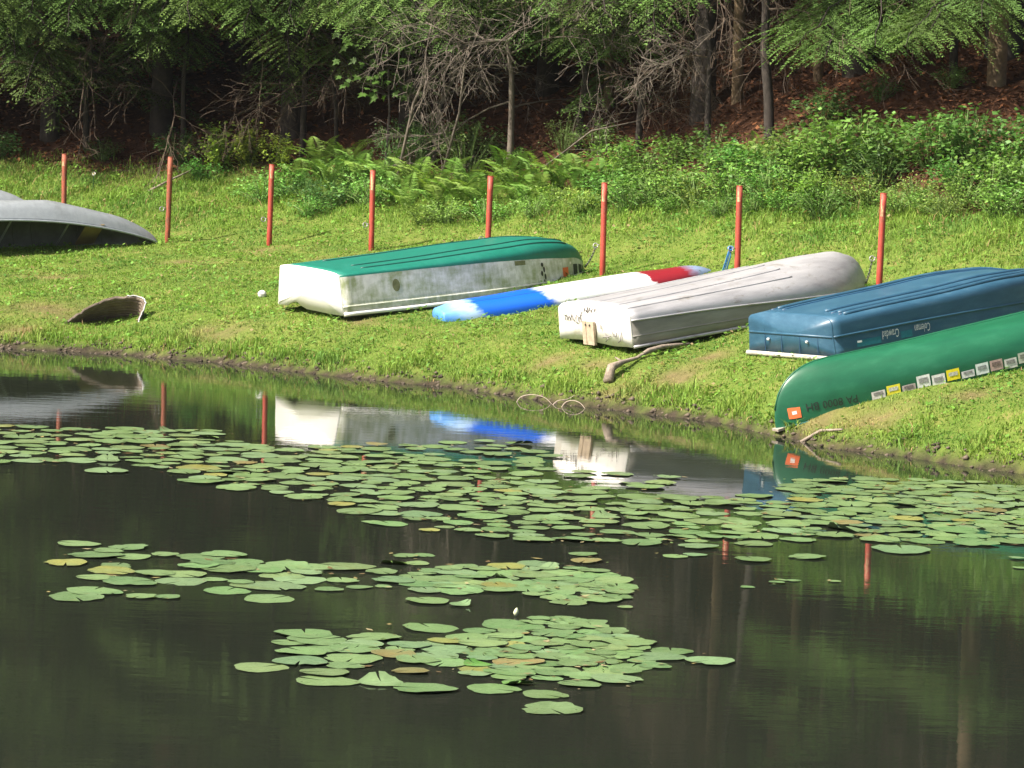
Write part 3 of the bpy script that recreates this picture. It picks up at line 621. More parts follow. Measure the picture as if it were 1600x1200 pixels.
# young maple reaching out of the dark wood, with broad lobed leaves
def maple(x, y, h, seed, label):
    r = np.random.default_rng(seed); t = empty('maple_sapling', (x, y, gz(x, y)-.02)); tb = MB(); tb.tube([(0, 0, -.1), (0.05, -0.1, h*.5), (0.0, -0.3, h)], [0.022, .016, .008], 5, False)
    out = np.array([(0, -0.02), (.12, -.18), (.16, .05), (.46, -.02), (.32, .2), (.52, .46), (.22, .42), (.17, .55), (0, 1.0), (-.17, .55), (-.22, .42), (-.52, .46), (-.32, .2), (-.46, -.02), (-.16, .05), (-.12, -.18)])
    V = []; F = []; T = []
    for i in range(120):
        z = h*r.uniform(0.6, 1.08); az = r.uniform(0, 2*PI); rr = r.uniform(0.1, 0.75)*(1.1-abs(z/h-.8)); c = np.array([rr*math.cos(az), -0.25+rr*math.sin(az)*.7, z])
        if i % 5 == 0: tb.tube([(0, -.2*z/h, z*.9), tuple(c)], [0.006, .002], 3, False)
        D = unit(np.array([math.cos(az), math.sin(az)-.6, -0.75+r.normal(0, .2)])); S = unit(np.cross(D, np.array([r.normal(0, .3), -0.5, 1.0]))); k = len(V); sz = r.uniform(0.09, 0.15)
        V += [tuple(c+S*a*sz+D*b*sz) for a, b in out]; F += [(k, k+j, k+j+1) for j in range(1, 15)]; T += [np.array([0.055, 0.15, 0.03])*r.uniform(.75, 1.3)]*16
    tb.build('stem', M_BARK, t); link('leaves', npmesh('leaves', V, np.array(F), M_BROAD, np.array(T)), t); tag(t, label, 'tree')
maple(-1.78, 48.2, 2.0, 71, 'young maple with broad lobed leaves hanging over the ferns, above the fourth post')

for o in bpy.data.objects:     # wood and leaves too fine to pick apart stay joined
    if o.parent and o.name.split('.')[0] in ('dead_branches', 'branches', 'twigs', 'stems', 'limbs', 'foliage', 'crown', 'leaves', 'bough'): o['kind'] = 'stuff'

# ---------------------------------------------------------------- boats
def cr(xs, ys):
    """smooth curve through (xs, ys), as a function"""
    xs = np.array(xs, float); ys = np.array(ys, float); m = np.gradient(ys, xs)
    def fn(s):
        s = np.clip(s, xs[0], xs[-1]); k = np.clip(np.searchsorted(xs, s)-1, 0, len(xs)-2); h = xs[k+1]-xs[k]; t = (s-xs[k])/h
        return (2*t**3-3*t**2+1)*ys[k]+(t**3-2*t**2+t)*h*m[k]+(-2*t**3+3*t**2)*ys[k+1]+(t**3-t**2)*h*m[k+1]
    return fn

class Hull:
    """an upturned hull lofted from transom (s = 0) to bow (s = 1); w runs from one gunwale (-1) over the keel (0) to the other (+1)"""
    def __init__(h, L, b, c, zg, zc, zk, n): h.L, h.b, h.c, h.zg, h.zc, h.zk, h.n = L, b, c, zg, zc, zk, n
    def P(h, s, w):
        s = np.asarray(s, float); w = np.asarray(w, float); a = np.abs(w)
        b, c, zg, zc, zk, n = h.b(s), h.c(s), h.zg(s), h.zc(s), h.zk(s), h.n(s)
        f = np.clip((1-a)/0.5, 0, 1); th = np.clip(1-2*a, 0, 1)*PI/2
        y = np.where(a >= 0.5, b+(c-b)*f, c*np.cos(th)**(2/n)); z = np.where(a >= 0.5, zg+(zc-zg)*f, zc+(zk-zc)*np.sin(th)**(2/n))
        return np.stack(np.broadcast_arrays(s*h.L, y*np.sign(w+1e-12), z), -1)
    def N(h, s, w):
        e = 1e-3; s2 = np.clip(s, e, 1-e); w2 = np.clip(w, -1+e, 1-e)
        return unit(np.cross(h.P(s2+e, w2)-h.P(s2-e, w2), h.P(s2, w2+e)-h.P(s2, w2-e)))
    def grid(h, s, w, off=0.0):
        S, W = np.meshgrid(s, w, indexing='ij'); V = h.P(S, W)
        if off: V = V+h.N(S, W)*off
        ns, nw = S.shape; i = np.arange(ns*nw).reshape(ns, nw)
        return V.reshape(-1, 3), np.stack([i[:-1, :-1], i[1:, :-1], i[1:, 1:], i[:-1, 1:]], -1).reshape(-1, 4), (ns, nw)
WS = np.concatenate([np.linspace(-1, -0.5, 4)[:-1], -0.5*(1-np.linspace(0, 1, 15)), 0.5*np.linspace(0, 1, 15)[1:], np.linspace(0.5, 1, 4)[1:]])
SS = np.concatenate([np.linspace(0, 0.8, 26)[:-1], 0.8+0.2*np.sin(np.linspace(0, PI/2, 16))])
SSS = np.concatenate([0.15*(1-np.cos(np.linspace(0, PI/2, 12))), np.linspace(0.15, 0.85, 24)[1:-1], 0.85+0.15*np.sin(np.linspace(0, PI/2, 12))])

HOF = {}   # hull of each boat: lettering and stickers on it are its own pieces
def sharp(o, ang=35):
    try: o.data.set_sharp_from_angle(angle=math.radians(ang))
    except Exception: pass
def thick(o, t=0.008):
    m = o.modifiers.new('thickness', 'SOLIDIFY'); m.thickness = t; m.offset = -1; return o
def hull_obj(h, root, mats, ss=SS, split=None, name='hull', th=0.008):
    V, F, (ns, nw) = h.grid(ss, WS); mi = None
    if split is not None:
        wm = (WS[:-1]+WS[1:])/2; mi = np.tile((np.abs(wm) < split).astype(int), ns-1)
    o = link(name, npmesh(name, V, F, mats, smooth=True, midx=mi), root); sharp(o); HOF[root.name] = o; return thick(o, th)
def rail(h, root, w, s0, s1, r, mat, name, n=40, off=0.0, sides=6):
    s = np.linspace(s0, s1, n); s = np.where(s > 0.8, 0.8+0.2*np.sin(np.clip((s-0.8)/0.2, 0, 1)*PI/2), s)
    P = h.P(s, np.full(n, w)); P = P+h.N(s, np.full(n, w))*off; m = MB(); m.tube([tuple(p) for p in P], r, sides); return m.build(name, mat, root, True)
def gunwale(h, root, r, mat, ss=SS, name='gunwale'):
    m = MB()
    for w in (-1, 1): m.tube([tuple(p) for p in h.P(ss, np.full(len(ss), float(w)))], r, 6)
    return m.build(name, mat, root, True)
def decal(h, root, s0, s1, w0, w1, mat, name='decal', off=0.004, k=4):
    V, F, _ = h.grid(np.linspace(s0, s1, k), np.linspace(w0, w1, k), off); return link(name, npmesh(name, V, F, mat, smooth=True), HOF.get(root.name, root))
def disc(h, root, s0, w0, rs, rw, mat, name='scuff', off=0.004):
    a = np.linspace(0, 2*PI, 17)[:-1]; s = np.append(s0+rs*np.cos(a), s0); w = np.append(w0+rw*np.sin(a), w0); V = h.P(s, w)+h.N(s, w)*off
    return link(name, npmesh(name, V, np.array([(16, i, (i+1) % 16) for i in range(16)]), mat), HOF.get(root.name, root))
def place(root, loc, yaw, pitch, roll):
    y, p, r = (math.radians(a) for a in (yaw, pitch, roll))
    e1 = Vector((math.cos(y)*math.cos(p), math.sin(y)*math.cos(p), math.sin(p))); e2 = Vector((-math.sin(y), math.cos(y), 0)); e3 = e1.cross(e2)
    e2, e3 = math.cos(r)*e2+math.sin(r)*e3, -math.sin(r)*e2+math.cos(r)*e3
    root.matrix_world = Matrix(((e1.x, e2.x, e3.x, loc[0]), (e1.y, e2.y, e3.y, loc[1]), (e1.z, e2.z, e3.z, loc[2]), (0, 0, 0, 1)))
def text_mesh(txt, size):
    cu = bpy.data.curves.new('lettering', 'FONT'); cu.body = txt; cu.size = size; cu.resolution_u = 2
    o = bpy.data.objects.new('lettering', cu); COL.objects.link(o); dg = bpy.context.evaluated_depsgraph_get()
    me = bpy.data.meshes.new_from_object(o.evaluated_get(dg)); bpy.data.objects.remove(o); return me
def text_on_hull(h, root, txt, size, s_start, a0, mat, side=-1, squash=1.0, shear=0.0):
    """lettering written on an upright hull, so it stands on its head now the boat is turned over; a0: height of the baseline in side panels"""
    me = text_mesh(txt, size)
    for v in me.vertices:
        uu, vv = (v.co.x+shear*v.co.y)*squash, v.co.y
        s = s_start-uu/h.L; ht = float(h.zc(s)-h.zg(s)); a = a0-vv/max(ht, .05)
        w = side*(1-0.5*a); p = h.P(np.array([s]), np.array([w]))[0]; q = h.N(np.array([s]), np.array([w]))[0]; v.co = Vector(p+q*(0.005 if q[1]*side > 0 else -0.005))
    me.materials.clear(); me.materials.append(mat); return link('lettering', me, HOF.get(root.name, root))
def transom(h, root, mat, notch=(), rake=0.0, zoff=0.0, name='transom', th=0.02):
    w = np.concatenate([np.linspace(-1, -0.5, 4)[:-1], WS[3:-3], np.linspace(0.5, 1, 4)[1:]]); V = [tuple(p) for p in h.P(np.zeros(len(w)), w)]
    b = float(h.b(0.0)); low = [(b*y, z) for y, z in notch]
    V = [(x-0.004, y, z) for x, y, z in V]+[(-0.004, y, z) for y, z in low]
    n = len(V); V.append((-0.004, 0, 0.5*float(h.zk(0.0)))); F = [(i, (i+1) % n, n) for i in range(n)]
    o = link(name, npmesh(name, V, np.array(F), mat), root); m = o.modifiers.new('thickness', 'SOLIDIFY'); m.thickness = th; m.offset = 0
    return o
def K(v): return lambda s: np.full(np.shape(s), float(v))
def bluff(B, s0, p, q, bulge=0.0):
    def fn(s):
        s = np.asarray(s, float); t = np.clip((s-s0)/(1-s0), 0, 1); return B*(1+bulge*np.sin(PI*np.clip(s/0.75, 0, 1)))*np.maximum(1-t**p, 0)**q+0.002
    return fn

def mat_stained(name, col, stain, lo=0.5, hi=0.66, rough=0.45, scale=(1.2, 1.2, 2.2), streak=3.0, metal=0.0, fine=0.06):
    t = NT(name); v = t.obj(scale); n1 = t.noise(v, 2.1, 7, 0.68); n2 = t.noise(t.obj((6, 6, 1.2)), streak, 5, 0.6)
    f = t.ramp(t.math('ADD', t.math('MULTIPLY', n1, 0.65), t.math('MULTIPLY', n2, 0.35)), [(lo, (0, 0, 0)), (hi, (1, 1, 1))])
    c0 = t.ramp(t.noise(t.obj(), 14, 4, 0.6), [(0.3, tuple(x*(1-fine*2) for x in col)), (0.7, tuple(min(1, x*(1+fine)) for x in col))])
    t.set(t.mix(t.math('MULTIPLY', f, 0.85), c0, stain), rough, metal); t.bump(t.noise(t.obj(), 40, 3, 0.6), 0.1, 0.003); return t.m
M_WHITE_STAIN = mat_stained('stained_white_gelcoat', (0.70, 0.70, 0.65), (0.21, 0.26, 0.085), 0.43, 0.62)
M_WHITE = mat_plain('white_gelcoat', (0.78, 0.77, 0.73), 0.4, 0.06, 5.0)
M_GREENHULL = mat_stained('green_bottom_paint', (0.010, 0.155, 0.110), (0.03, 0.20, 0.155), 0.5, 0.75, 0.42)
M_GREENLINE = mat_plain('dark_green_groove', (0.006, 0.07, 0.055), 0.5, 0.2)
M_DARKEDGE = mat_plain('dark_rubber_edge', (0.03, 0.035, 0.035), 0.6)
M_MOSS = mat_plain('mossy_stain', (0.16, 0.17, 0.07), 0.8, 0.4, 12)
M_ORANGE = mat_plain('orange_sticker', (0.75, 0.16, 0.05), 0.5, 0.12, 30)
M_BLACK = mat_plain('black_lettering', (0.018, 0.02, 0.018), 0.5, 0.3, 30)
M_SILVER = mat_plain('worn_silver_lettering', (0.7, 0.71, 0.7), 0.5, 0.35, 60)
M_GREYLET = mat_plain('faded_grey_marker', (0.20, 0.19, 0.18), 0.7, 0.3, 40)
M_TEAL = mat_plain('teal_sticker', (0.015, 0.15, 0.19), 0.45, 0.2, 30)
M_WOOD = mat_plain('weathered_wood', (0.42, 0.33, 0.24), 0.8, 0.35, 16, bump=0.5)
M_PALEWOOD = mat_plain('grey_plank', (0.36, 0.31, 0.25), 0.85, 0.4, 14, bump=0.5)

# --- white rowboat with a green bottom
h = Hull(3.70, bluff(0.688, 0.42, 2.3, 0.72, 0.05), None, cr([0, .6, .9, 1], [0, 0, .015, .05]), cr([0, .3, .6, .85, .95, 1], [.405, .40, .375, .30, .24, .14]), cr([0, .3, .6, .8, .9, .96, 1], [.46, .485, .525, .525, .46, .34, .16]), K(3.0))
h.c = lambda s: h.b(s)*0.90
RB = h
root = empty('rowboat'); place(root, (-2.246, 40.228, 0.521), 34.7, 5.0, 1.1)
tag(root, 'white rowboat with a green bottom lying upside down', 'boat', 'upturned boats on the bank')
hull_obj(h, root, [M_WHITE_STAIN, M_GREENHULL], split=0.5)
transom(h, root, M_WHITE, [(1.0, 0.0), (.95, -.012), (.72, -.012), (.62, .02), (.5, .045), (.38, .05), (.3, .02), (.1, -.01), (-.6, -.015), (-.95, -.012)], 0.03)
g = gunwale(h, root, 0.024, M_WHITE)
rail(h, root, -1.0, 0.0, 0.97, 0.012, M_DARKEDGE, 'rub_rail', off=0.0).location.z = -0.022
rail(h, root, -0.90, 0.0, 0.98, 0.014, M_WHITE_STAIN, 'moulded_rib')
for w in (-0.22, -0.09, 0.12): rail(h, root, w, 0.10, 0.86, 0.012, M_GREENLINE, 'strake')
disc(h, root, 0.188, -0.68, 0.013, 0.085, M_MOSS)
decal(h, root, 0.63, 0.675, -0.58, -0.51, M_MOSS, 'scuff')
decal(h, root, 0.845, 0.875, -0.86, -0.68, M_ORANGE, 'sticker')
for a, b_ in ((.905, .93), (.94, .963), (.97, .98)): decal(h, root, a, b_, -0.87, -0.64, M_DARKEDGE, 'sticker')
decal(h, root, .885, .895, -.63, -.58, M_WHITE, 'sticker')
for s_, w_, a_, b_ in ((.748, -.60, .006, .035), (.755, -.68, .0045, .05), (.744, -.74, .005, .045), (.758, -.80, .004, .05), (.752, -.87, .003, .03)): disc(h, root, s_, w_, a_, b_, M_BLACK, 'emblem')   # worn black emblem

# --- kayak, blue white and red
t = NT('kayak_plastic'); v = t.obj(); sx = t.n('ShaderNodeSeparateXYZ'); t.l(v, sx.inputs[0])
f = t.math('ADD', t.math('DIVIDE', sx.outputs['X'], 3.4), t.math('ADD', t.math('MULTIPLY', sx.outputs['Z'], 0.16), t.math('MULTIPLY', t.math('SUBTRACT', t.noise(t.obj((2.0, 5, 5)), 4.0, 4, 0.6), 0.5), 0.07)))
blue, white, red, pale = (0.005, 0.10, 0.58), (0.72, 0.74, 0.76), (0.21, 0.012, 0.020), (0.20, 0.27, 0.40)
c = t.ramp(f, [(0.0, (0.05, 0.22, 0.60)), (0.055, (0.16, 0.36, 0.68)), (0.095, (0.36, 0.52, 0.74)), (0.115, (0.34, 0.50, 0.73)), (0.14, blue), (0.36, blue), (0.395, white), (0.735, white), (0.75, red), (0.885, red), (0.93, pale), (1.0, (0.16, 0.22, 0.36))])
t.set(c, 0.38); KAY = t.m
hk = Hull(3.35, cr([0, .05, .2, .5, .8, .95, 1], [.19, .23, .31, .36, .28, .13, .05]), None, K(0.0), cr([0, .5, 1], [.07, .09, .07]), cr([0, .04, .2, .5, .8, .95, 1], [.20, .225, .235, .235, .22, .18, .10]), K(2.3))
hk.c = lambda s: hk.b(s)*1.03
root = empty('kayak'); place(root, (-0.80, 39.62, 0.43), 22.5, 8.8, 0)
tag(root, 'long kayak painted blue, white and red lying upside down', 'kayak', 'upturned boats on the bank')
hull_obj(hk, root, KAY, SSS); transom(hk, root, KAY, name='end_cap', th=0.01)
rail(hk, root, -0.16, 0.10, 0.36, 0.006, mat_plain('kayak_scratch', (0.01, 0.06, 0.35), 0.5), 'groove', off=-0.002)

# --- aluminium boat with the white transom
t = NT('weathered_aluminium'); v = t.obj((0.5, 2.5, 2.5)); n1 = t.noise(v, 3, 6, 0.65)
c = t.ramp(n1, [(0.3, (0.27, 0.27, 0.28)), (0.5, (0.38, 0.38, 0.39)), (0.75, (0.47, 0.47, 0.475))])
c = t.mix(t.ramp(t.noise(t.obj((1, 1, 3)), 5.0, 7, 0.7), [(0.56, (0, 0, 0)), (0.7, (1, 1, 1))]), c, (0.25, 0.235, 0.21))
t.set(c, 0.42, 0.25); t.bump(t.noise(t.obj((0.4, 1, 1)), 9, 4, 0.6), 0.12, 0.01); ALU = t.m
t = NT('shaded_aluminium_side'); c = t.ramp(t.noise(t.obj((0.5, 2, 3)), 3, 6, 0.65), [(0.3, (0.16, 0.15, 0.135)), (0.6, (0.27, 0.26, 0.235)), (0.8, (0.34, 0.33, 0.30))]); t.set(c, 0.55, 0.15); ALUSIDE = t.m  # side panels darker than the bottom: shade on the hull side put into the colour
M_WPAINT = mat_stained('flaking_white_paint', (0.80, 0.78, 0.74), (0.50, 0.40, 0.28), 0.54, 0.72, 0.55)
ha = Hull(3.55, bluff(0.645, 0.45, 2.1, 0.75, 0.04), None, cr([0, .7, 1], [0, 0, .03]), cr([0, .3, .75, .93, 1], [.27, .235, .125, .07, .05]), cr([0, .3, .6, .8, .91, .97, 1], [.41, .43, .47, .50, .455, .31, .08]), cr([0, .5, .9, 1], [3.0, 2.4, 1.75, 1.8]))
ha.c = lambda s: ha.b(s)*0.985
root = empty('aluminium_boat'); place(root, (0.855, 37.144, 0.502), 33.7, 8.0, -0.5)
tag(root, 'bare aluminium boat with a scribbled white transom lying upside down', 'boat', 'upturned boats on the bank')
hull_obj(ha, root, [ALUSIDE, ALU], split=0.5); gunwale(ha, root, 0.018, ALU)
for w in (-1, 1): rail(ha, root, 0.5*w, 0.0, 0.985, 0.010, ALU, 'chine_rail', off=0.004)
rail(ha, root, -0.80, 0.0, 0.97, 0.008, ALUSIDE, 'side_rib')
for w in (-0.26, -0.13, 0.0, 0.14): rail(ha, root, w, 0.01, 0.62, 0.010, ALU, 'strake')
tr = transom(ha, root, M_WPAINT, [(.9, 0), (.4, .012), (.1, .01), (-.5, -.01), (-.9, 0)], 0.02, name='transom', th=0.03)
m = MB(); m.box((-0.045, 0.06, 0.10), (0.03, 0.20, 0.24)); m.box((-0.062, 0.115, 0.10), (0.008, 0.05, 0.24)); pad_ = m.build('motor_pad', M_WOOD, tr)
m = MB()
for y in (0.02, 0.09): m.tube([(-0.058, y, 0.185), (-0.068, y, 0.185)], 0.011, 8)
m.build('bolt', M_DARKEDGE, pad_)
def scrawl(strokes, r=0.006):
    m = MB()
    for st in strokes: m.tube([(-0.022-0.02*(1-z/0.4), y, z) for y, z in st], r, 4)
    return tag(m.build('handwriting', M_GREYLET, tr), kind='stuff')
def wave(y0, z0, n, dx, dz): return [(y0-i*dx/2, z0+(dz if i % 2 else 0)*(0.8+0.4*((i*7) % 3)/2)) for i in range(n)]
scrawl([wave(.50, .20, 7, .05, .06), [(.50, .25), (.53, .26)], [(.33, .2), (.29, .27), (.25, .25), (.27, .19), (.33, .2)], [(.24, .19), (.22, .27), (.2, .2)],
  wave(.16, .31, 8, .045, .045), [(.10, .30), (.08, .37)], [(-.02, .32), (-.05, .36), (-.07, .31)], [(.22, .27), (.19, .31)],
  [(-.20, .12), (-.26, .06), (-.22, .03)], [(-.17, .07), (-.3, .09)], [(-.34, .14), (-.36, .1), (-.41, .1), (-.42, .14)], [(-.5, .15), (-.48, .06), (-.44, .04)], [(-.14, .2), (-.14, .15)]])

# --- blue plastic boat
t = NT('blue_polyethylene'); v = t.obj(); c = t.ramp(t.noise(t.obj((1, 2, 4)), 3.5, 7, 0.7), [(0.3, (0.020, 0.070, 0.118)), (0.55, (0.030, 0.094, 0.152)), (0.8, (0.068, 0.142, 0.198))])
t.set(c, 0.42); t.bump(t.noise(v, 60, 3, 0.5), 0.08, 0.002); t.set(t.mix(t.ramp(t.noise(t.obj((0.5, 9, 9)), 7.0, 8, 0.8), [(0.60, (0, 0, 0)), (0.72, (.55, .55, .55))]), c, (0.11, 0.20, 0.27))); BLUE = t.m
M_BLUEGROOVE = mat_plain('dark_blue_groove', (0.008, 0.045, 0.10), 0.5)
M_GUNW = mat_plain('dirty_white_gunwale', (0.48, 0.46, 0.40), 0.7, 0.35, 10, dirt=(0.2, 0.18, 0.13))
hb = Hull(3.42, bluff(0.672, 0.5, 2.4, 0.6, 0.03), None, cr([0, .6, 1], [0, 0, .03]), cr([0, .5, 1], [.195, .21, .16]), cr([0, .1, .4, .7, .86, .95, 1], [.385, .405, .44, .475, .43, .32, .18]), K(7.0))
hb.c = lambda s: hb.b(s)*0.965
root = empty('plastic_boat'); place(root, (2.724, 35.393, 0.593), 34.5, 7.1, -2.2)
tag(root, 'blue moulded plastic boat lying upside down', 'boat', 'upturned boats on the bank')
hull_obj(hb, root, BLUE); transom(hb, root, BLUE, [(.9, -.01), (0, -.012), (-.9, -.01)], 0.02)
gunwale(hb, root, 0.026, M_GUNW); m = MB(); m.tube([(-.03, -.68, -.012), (-.03, .68, -.012)], 0.026, 6); m.build('transom_rail', M_GUNW, root, True)
for w in (-1, 1): rail(hb, root, 0.5*w, 0.0, 0.99, 0.012, BLUE, 'moulded_ridge')
m = MB(); m.tube([(-0.012, -.645, .195), (-0.012, .645, .195)], 0.013, 6); m.build('moulded_ridge', BLUE, root, True)
for y in (-.42, -.14, .14, .40): m = MB(); m.tube([(-0.022, y, .01), (-0.004, y, .34)], 0.005, 4); m.build('seam', M_BLUEGROOVE, root)
for y in (-.27, .33): m = MB(); m.tube([(-0.02, y, .135), (-0.042, y, .135)], 0.014, 8); m.build('bolt', M_SILVER, root, True)
for w in (-0.17, -0.07, 0.03, 0.13): rail(hb, root, w, 0.05, 0.86, 0.016, M_BLUEGROOVE, 'groove', off=-0.006)
for w in (-0.21, -0.12, -0.02, 0.08): rail(hb, root, w, 0.06, 0.87, 0.022, BLUE, 'moulded_rib', off=0.002, sides=8)
decal(hb, root, 0.076, 0.163, -0.84, -0.68, M_TEAL, 'sticker'); decal(hb, root, 0.078, 0.095, -0.74, -0.69, M_SILVER, 'sticker', 0.006)
decal(hb, root, 0.236, 0.278, -0.82, -0.66, M_TEAL, 'sticker')
text_on_hull(hb, root, 'Crawdad', 0.115, 0.232, 0.84, M_SILVER, squash=0.50, shear=0.2)
text_on_hull(hb, root, 'Coleman', 0.115, 0.347, 0.84, M_SILVER, squash=0.48, shear=0.2)

# --- green canoe with its bow at the water
t = NT('green_canoe_plastic'); c = t.ramp(t.noise(t.obj((1, 3, 3)), 2.5, 7, 0.7), [(0.3, (0.007, 0.075, 0.036)), (0.55, (0.010, 0.100, 0.047)), (0.78, (0.022, 0.135, 0.068)), (0.9, (0.10, 0.20, 0.13))]); t.set(c, 0.36); t.bump(t.noise(t.obj((.4, 1, 1)), 8, 4, .6), .08, .01); t.set(t.mix(t.ramp(t.noise(t.obj((0.5, 9, 9)), 7.0, 8, 0.8), [(0.60, (0, 0, 0)), (0.72, (.55, .55, .55))]), c, (0.09, 0.22, 0.14))); GRN = t.m
def canoe_hull(L, B, D, sheer, stem=0.5, zend=0.0, p=2.6):
    e = lambda s: np.minimum(s, 1-s)
    b = lambda s: B*np.maximum(1-(1-np.clip(e(np.asarray(s, float))*2, 0, 1))**2.0, 0)**0.8+0.006
    zg = lambda s: zend+sheer*(1-np.abs(1-2*np.asarray(s, float))**2.2)
    prof = lambda s: np.maximum(1-(1-np.clip(e(np.asarray(s, float))/0.125, 0, 1))**p, 0)**(1/p)
    zk = lambda s: zend+(stem+(D+sheer-stem)*np.clip(e(np.asarray(s, float))/0.3, 0, 1))*prof(s)+0.004
    zc = lambda s: zg(s)+(zk(s)-zg(s))*np.clip(0.30*np.clip(e(np.asarray(s, float))/.1, 0, 1), 0.02, 1)
    return Hull(L, b, b, zg, zc, zk, lambda s: 1.55+0.85*np.clip(e(np.asarray(s, float))/0.3, 0, 1))
hc = canoe_hull(4.9, 0.43, 0.44, 0.08, 0.55, 0.0, 2.25)
CSS = np.concatenate([0.1*(1-np.cos(np.linspace(0, PI/2, 16))), np.linspace(0.1, 0.9, 36)[1:-1], 0.9+0.1*np.sin(np.linspace(0, PI/2, 16))])
root = empty('green_canoe'); place(root, (2.44, 33.38, 0.06), 20.0, 12.5, 0)
tag(root, 'green canoe with a row of stickers, upside down with its bow at the water', 'canoe', 'upturned boats on the bank')
hull_obj(hc, root, GRN, CSS); gunwale(hc, root, 0.014, M_GREENLINE, CSS)
rail(hc, root, 0.0, 0.004, 0.996, 0.010, GRN, 'keel_strip', 80)
def decal_z(s0, s1, z0, z1, mat, parent, name='sticker', off=0.005):
    wt = np.linspace(-1, -0.05, 160); V = []; ks = 4
    for s in np.linspace(s0, s1, ks):
        P = hc.P(np.full(160, s), wt); zb = float(hc.zg(s)) if s > .1 else 0.0
        for z in np.linspace(z0, z1, ks):
            k = int(np.argmin(np.abs(P[:, 2]-zb-z))); q = hc.N(np.array([s]), np.array([wt[k]]))[0]; V.append(P[k]+q*off)
    i = np.arange(ks*ks).reshape(ks, ks); F = np.stack([i[:-1, :-1], i[1:, :-1], i[1:, 1:], i[:-1, 1:]], -1).reshape(-1, 4)
    return link(name, npmesh(name, np.array(V), F, mat), parent)
stk = decal_z(0.024, 0.046, 0.075, 0.175, M_ORANGE, root); decal_z(0.031, 0.039, 0.11, 0.14, M_WHITE, stk, 'sticker_print', 0.007)
def text_canoe(txt, size, s_start, zbase, mat):
    me = text_mesh(txt, size); wt = np.linspace(-1, -0.05, 120)
    for v in me.vertices:
        s = s_start-v.co.x*0.9/hc.L; P = hc.P(np.full(120, s), wt); zt = zbase-v.co.y
        k = int(np.argmin(np.abs(P[:, 2]-zt))); p = P[k]; v.co = Vector((p[0], p[1]-0.006, zt))
    me.materials.clear(); me.materials.append(mat); return link('lettering', me, HOF.get(root.name, root))
text_canoe('PA 8000 BH', 0.105, 0.152, 0.19, M_BLACK)
STK = [((.55, .53, .50), .5), ((.70, .62, .04), .62), ((.40, .34, .33), .5), ((.66, .68, .66), .78), ((.68, .68, .66), .75), ((.72, .62, .02), .68), ((.62, .62, .62), .45), ((.60, .66, .64), .72), ((.42, .30, .27), .66), ((.58, .58, .54), .66), ((.48, .50, .42), .66), ((.05, .20, .45), .6)]
x = 0.178
for k, (colr, hh) in enumerate(STK):
    ms = mat_plain('sticker_face', colr, 0.5, 0.25, 45); lo = 0.045+0.012*math.sin(k*2.7); o = decal_z(x, x+0.0262, lo+.03*(1-hh), lo+.03*(1-hh)+0.145*hh, ms, root)
    decal_z(x+.004, x+.022, lo+.05, lo+.05+.055*hh, mat_plain('sticker_ink', tuple(c*0.42 for c in colr) if k not in (1, 5) else (.5, .5, .42), 0.6, 0.6, 70), o, 'sticker_print', 0.008); x += 0.0297

# --- grey aluminium canoe at the left, propped so that its inside shows
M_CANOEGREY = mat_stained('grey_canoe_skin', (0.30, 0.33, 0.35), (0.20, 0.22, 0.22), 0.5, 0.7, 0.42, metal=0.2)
M_INSIDE = mat_plain('grey_canoe_inside', (0.13, 0.14, 0.115), 0.6, 0.3)  # dirty grey-green, darkened further for the shade inside the upturned hull
hg = canoe_hull(4.7, 0.46, 0.38, 0.20, 0.27, -0.20, 2.0)
def grey_canoe(label, loc, yaw, pitch, roll):
    r_ = empty('grey_canoe'); place(r_, loc, yaw, pitch, roll)
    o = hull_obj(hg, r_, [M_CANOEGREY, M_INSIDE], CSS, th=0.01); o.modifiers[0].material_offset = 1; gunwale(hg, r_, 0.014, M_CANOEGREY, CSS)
    for s in (0.26, 0.42, 0.6): b = float(hg.b(s)); z = float(hg.zg(s)); m = MB(); m.tube([(s*4.7, -b, z+.01), (s*4.7, b, z+.01)], 0.013, 6); m.build('thwart', M_CANOEGREY, r_)
    for s in (0.14, 0.2, 0.32, 0.37, 0.48, 0.54):
        P = hg.P(np.full(21, s), np.linspace(-.97, .97, 21)); P[:, 2] -= 0.026; P[:, 1] *= 0.95; m = MB(); m.tube([tuple(p) for p in P], 0.010, 4); m.build('rib', M_INSIDE, r_)
    s = .185; b = float(hg.b(s)); z = float(hg.zg(s)); m = MB(); m.box((s*4.7, 0, z+.03), (.24, b*1.9, .012)); m.build('seat', mat_plain('canoe_seat', (.30, .22, .10), .6), r_)
    return tag(r_, label, 'canoe', 'upturned boats on the bank')
grey_canoe('grey aluminium canoe at the left, turned over with its seat and ribs showing', (-4.60, 46.36, 1.02), 203.0, -2.8, 27)
grey_canoe('pale grey canoe hull showing behind the larger grey canoe at the far left', (-6.15, 47.6, 1.17), 184.0, 1.5, 0)

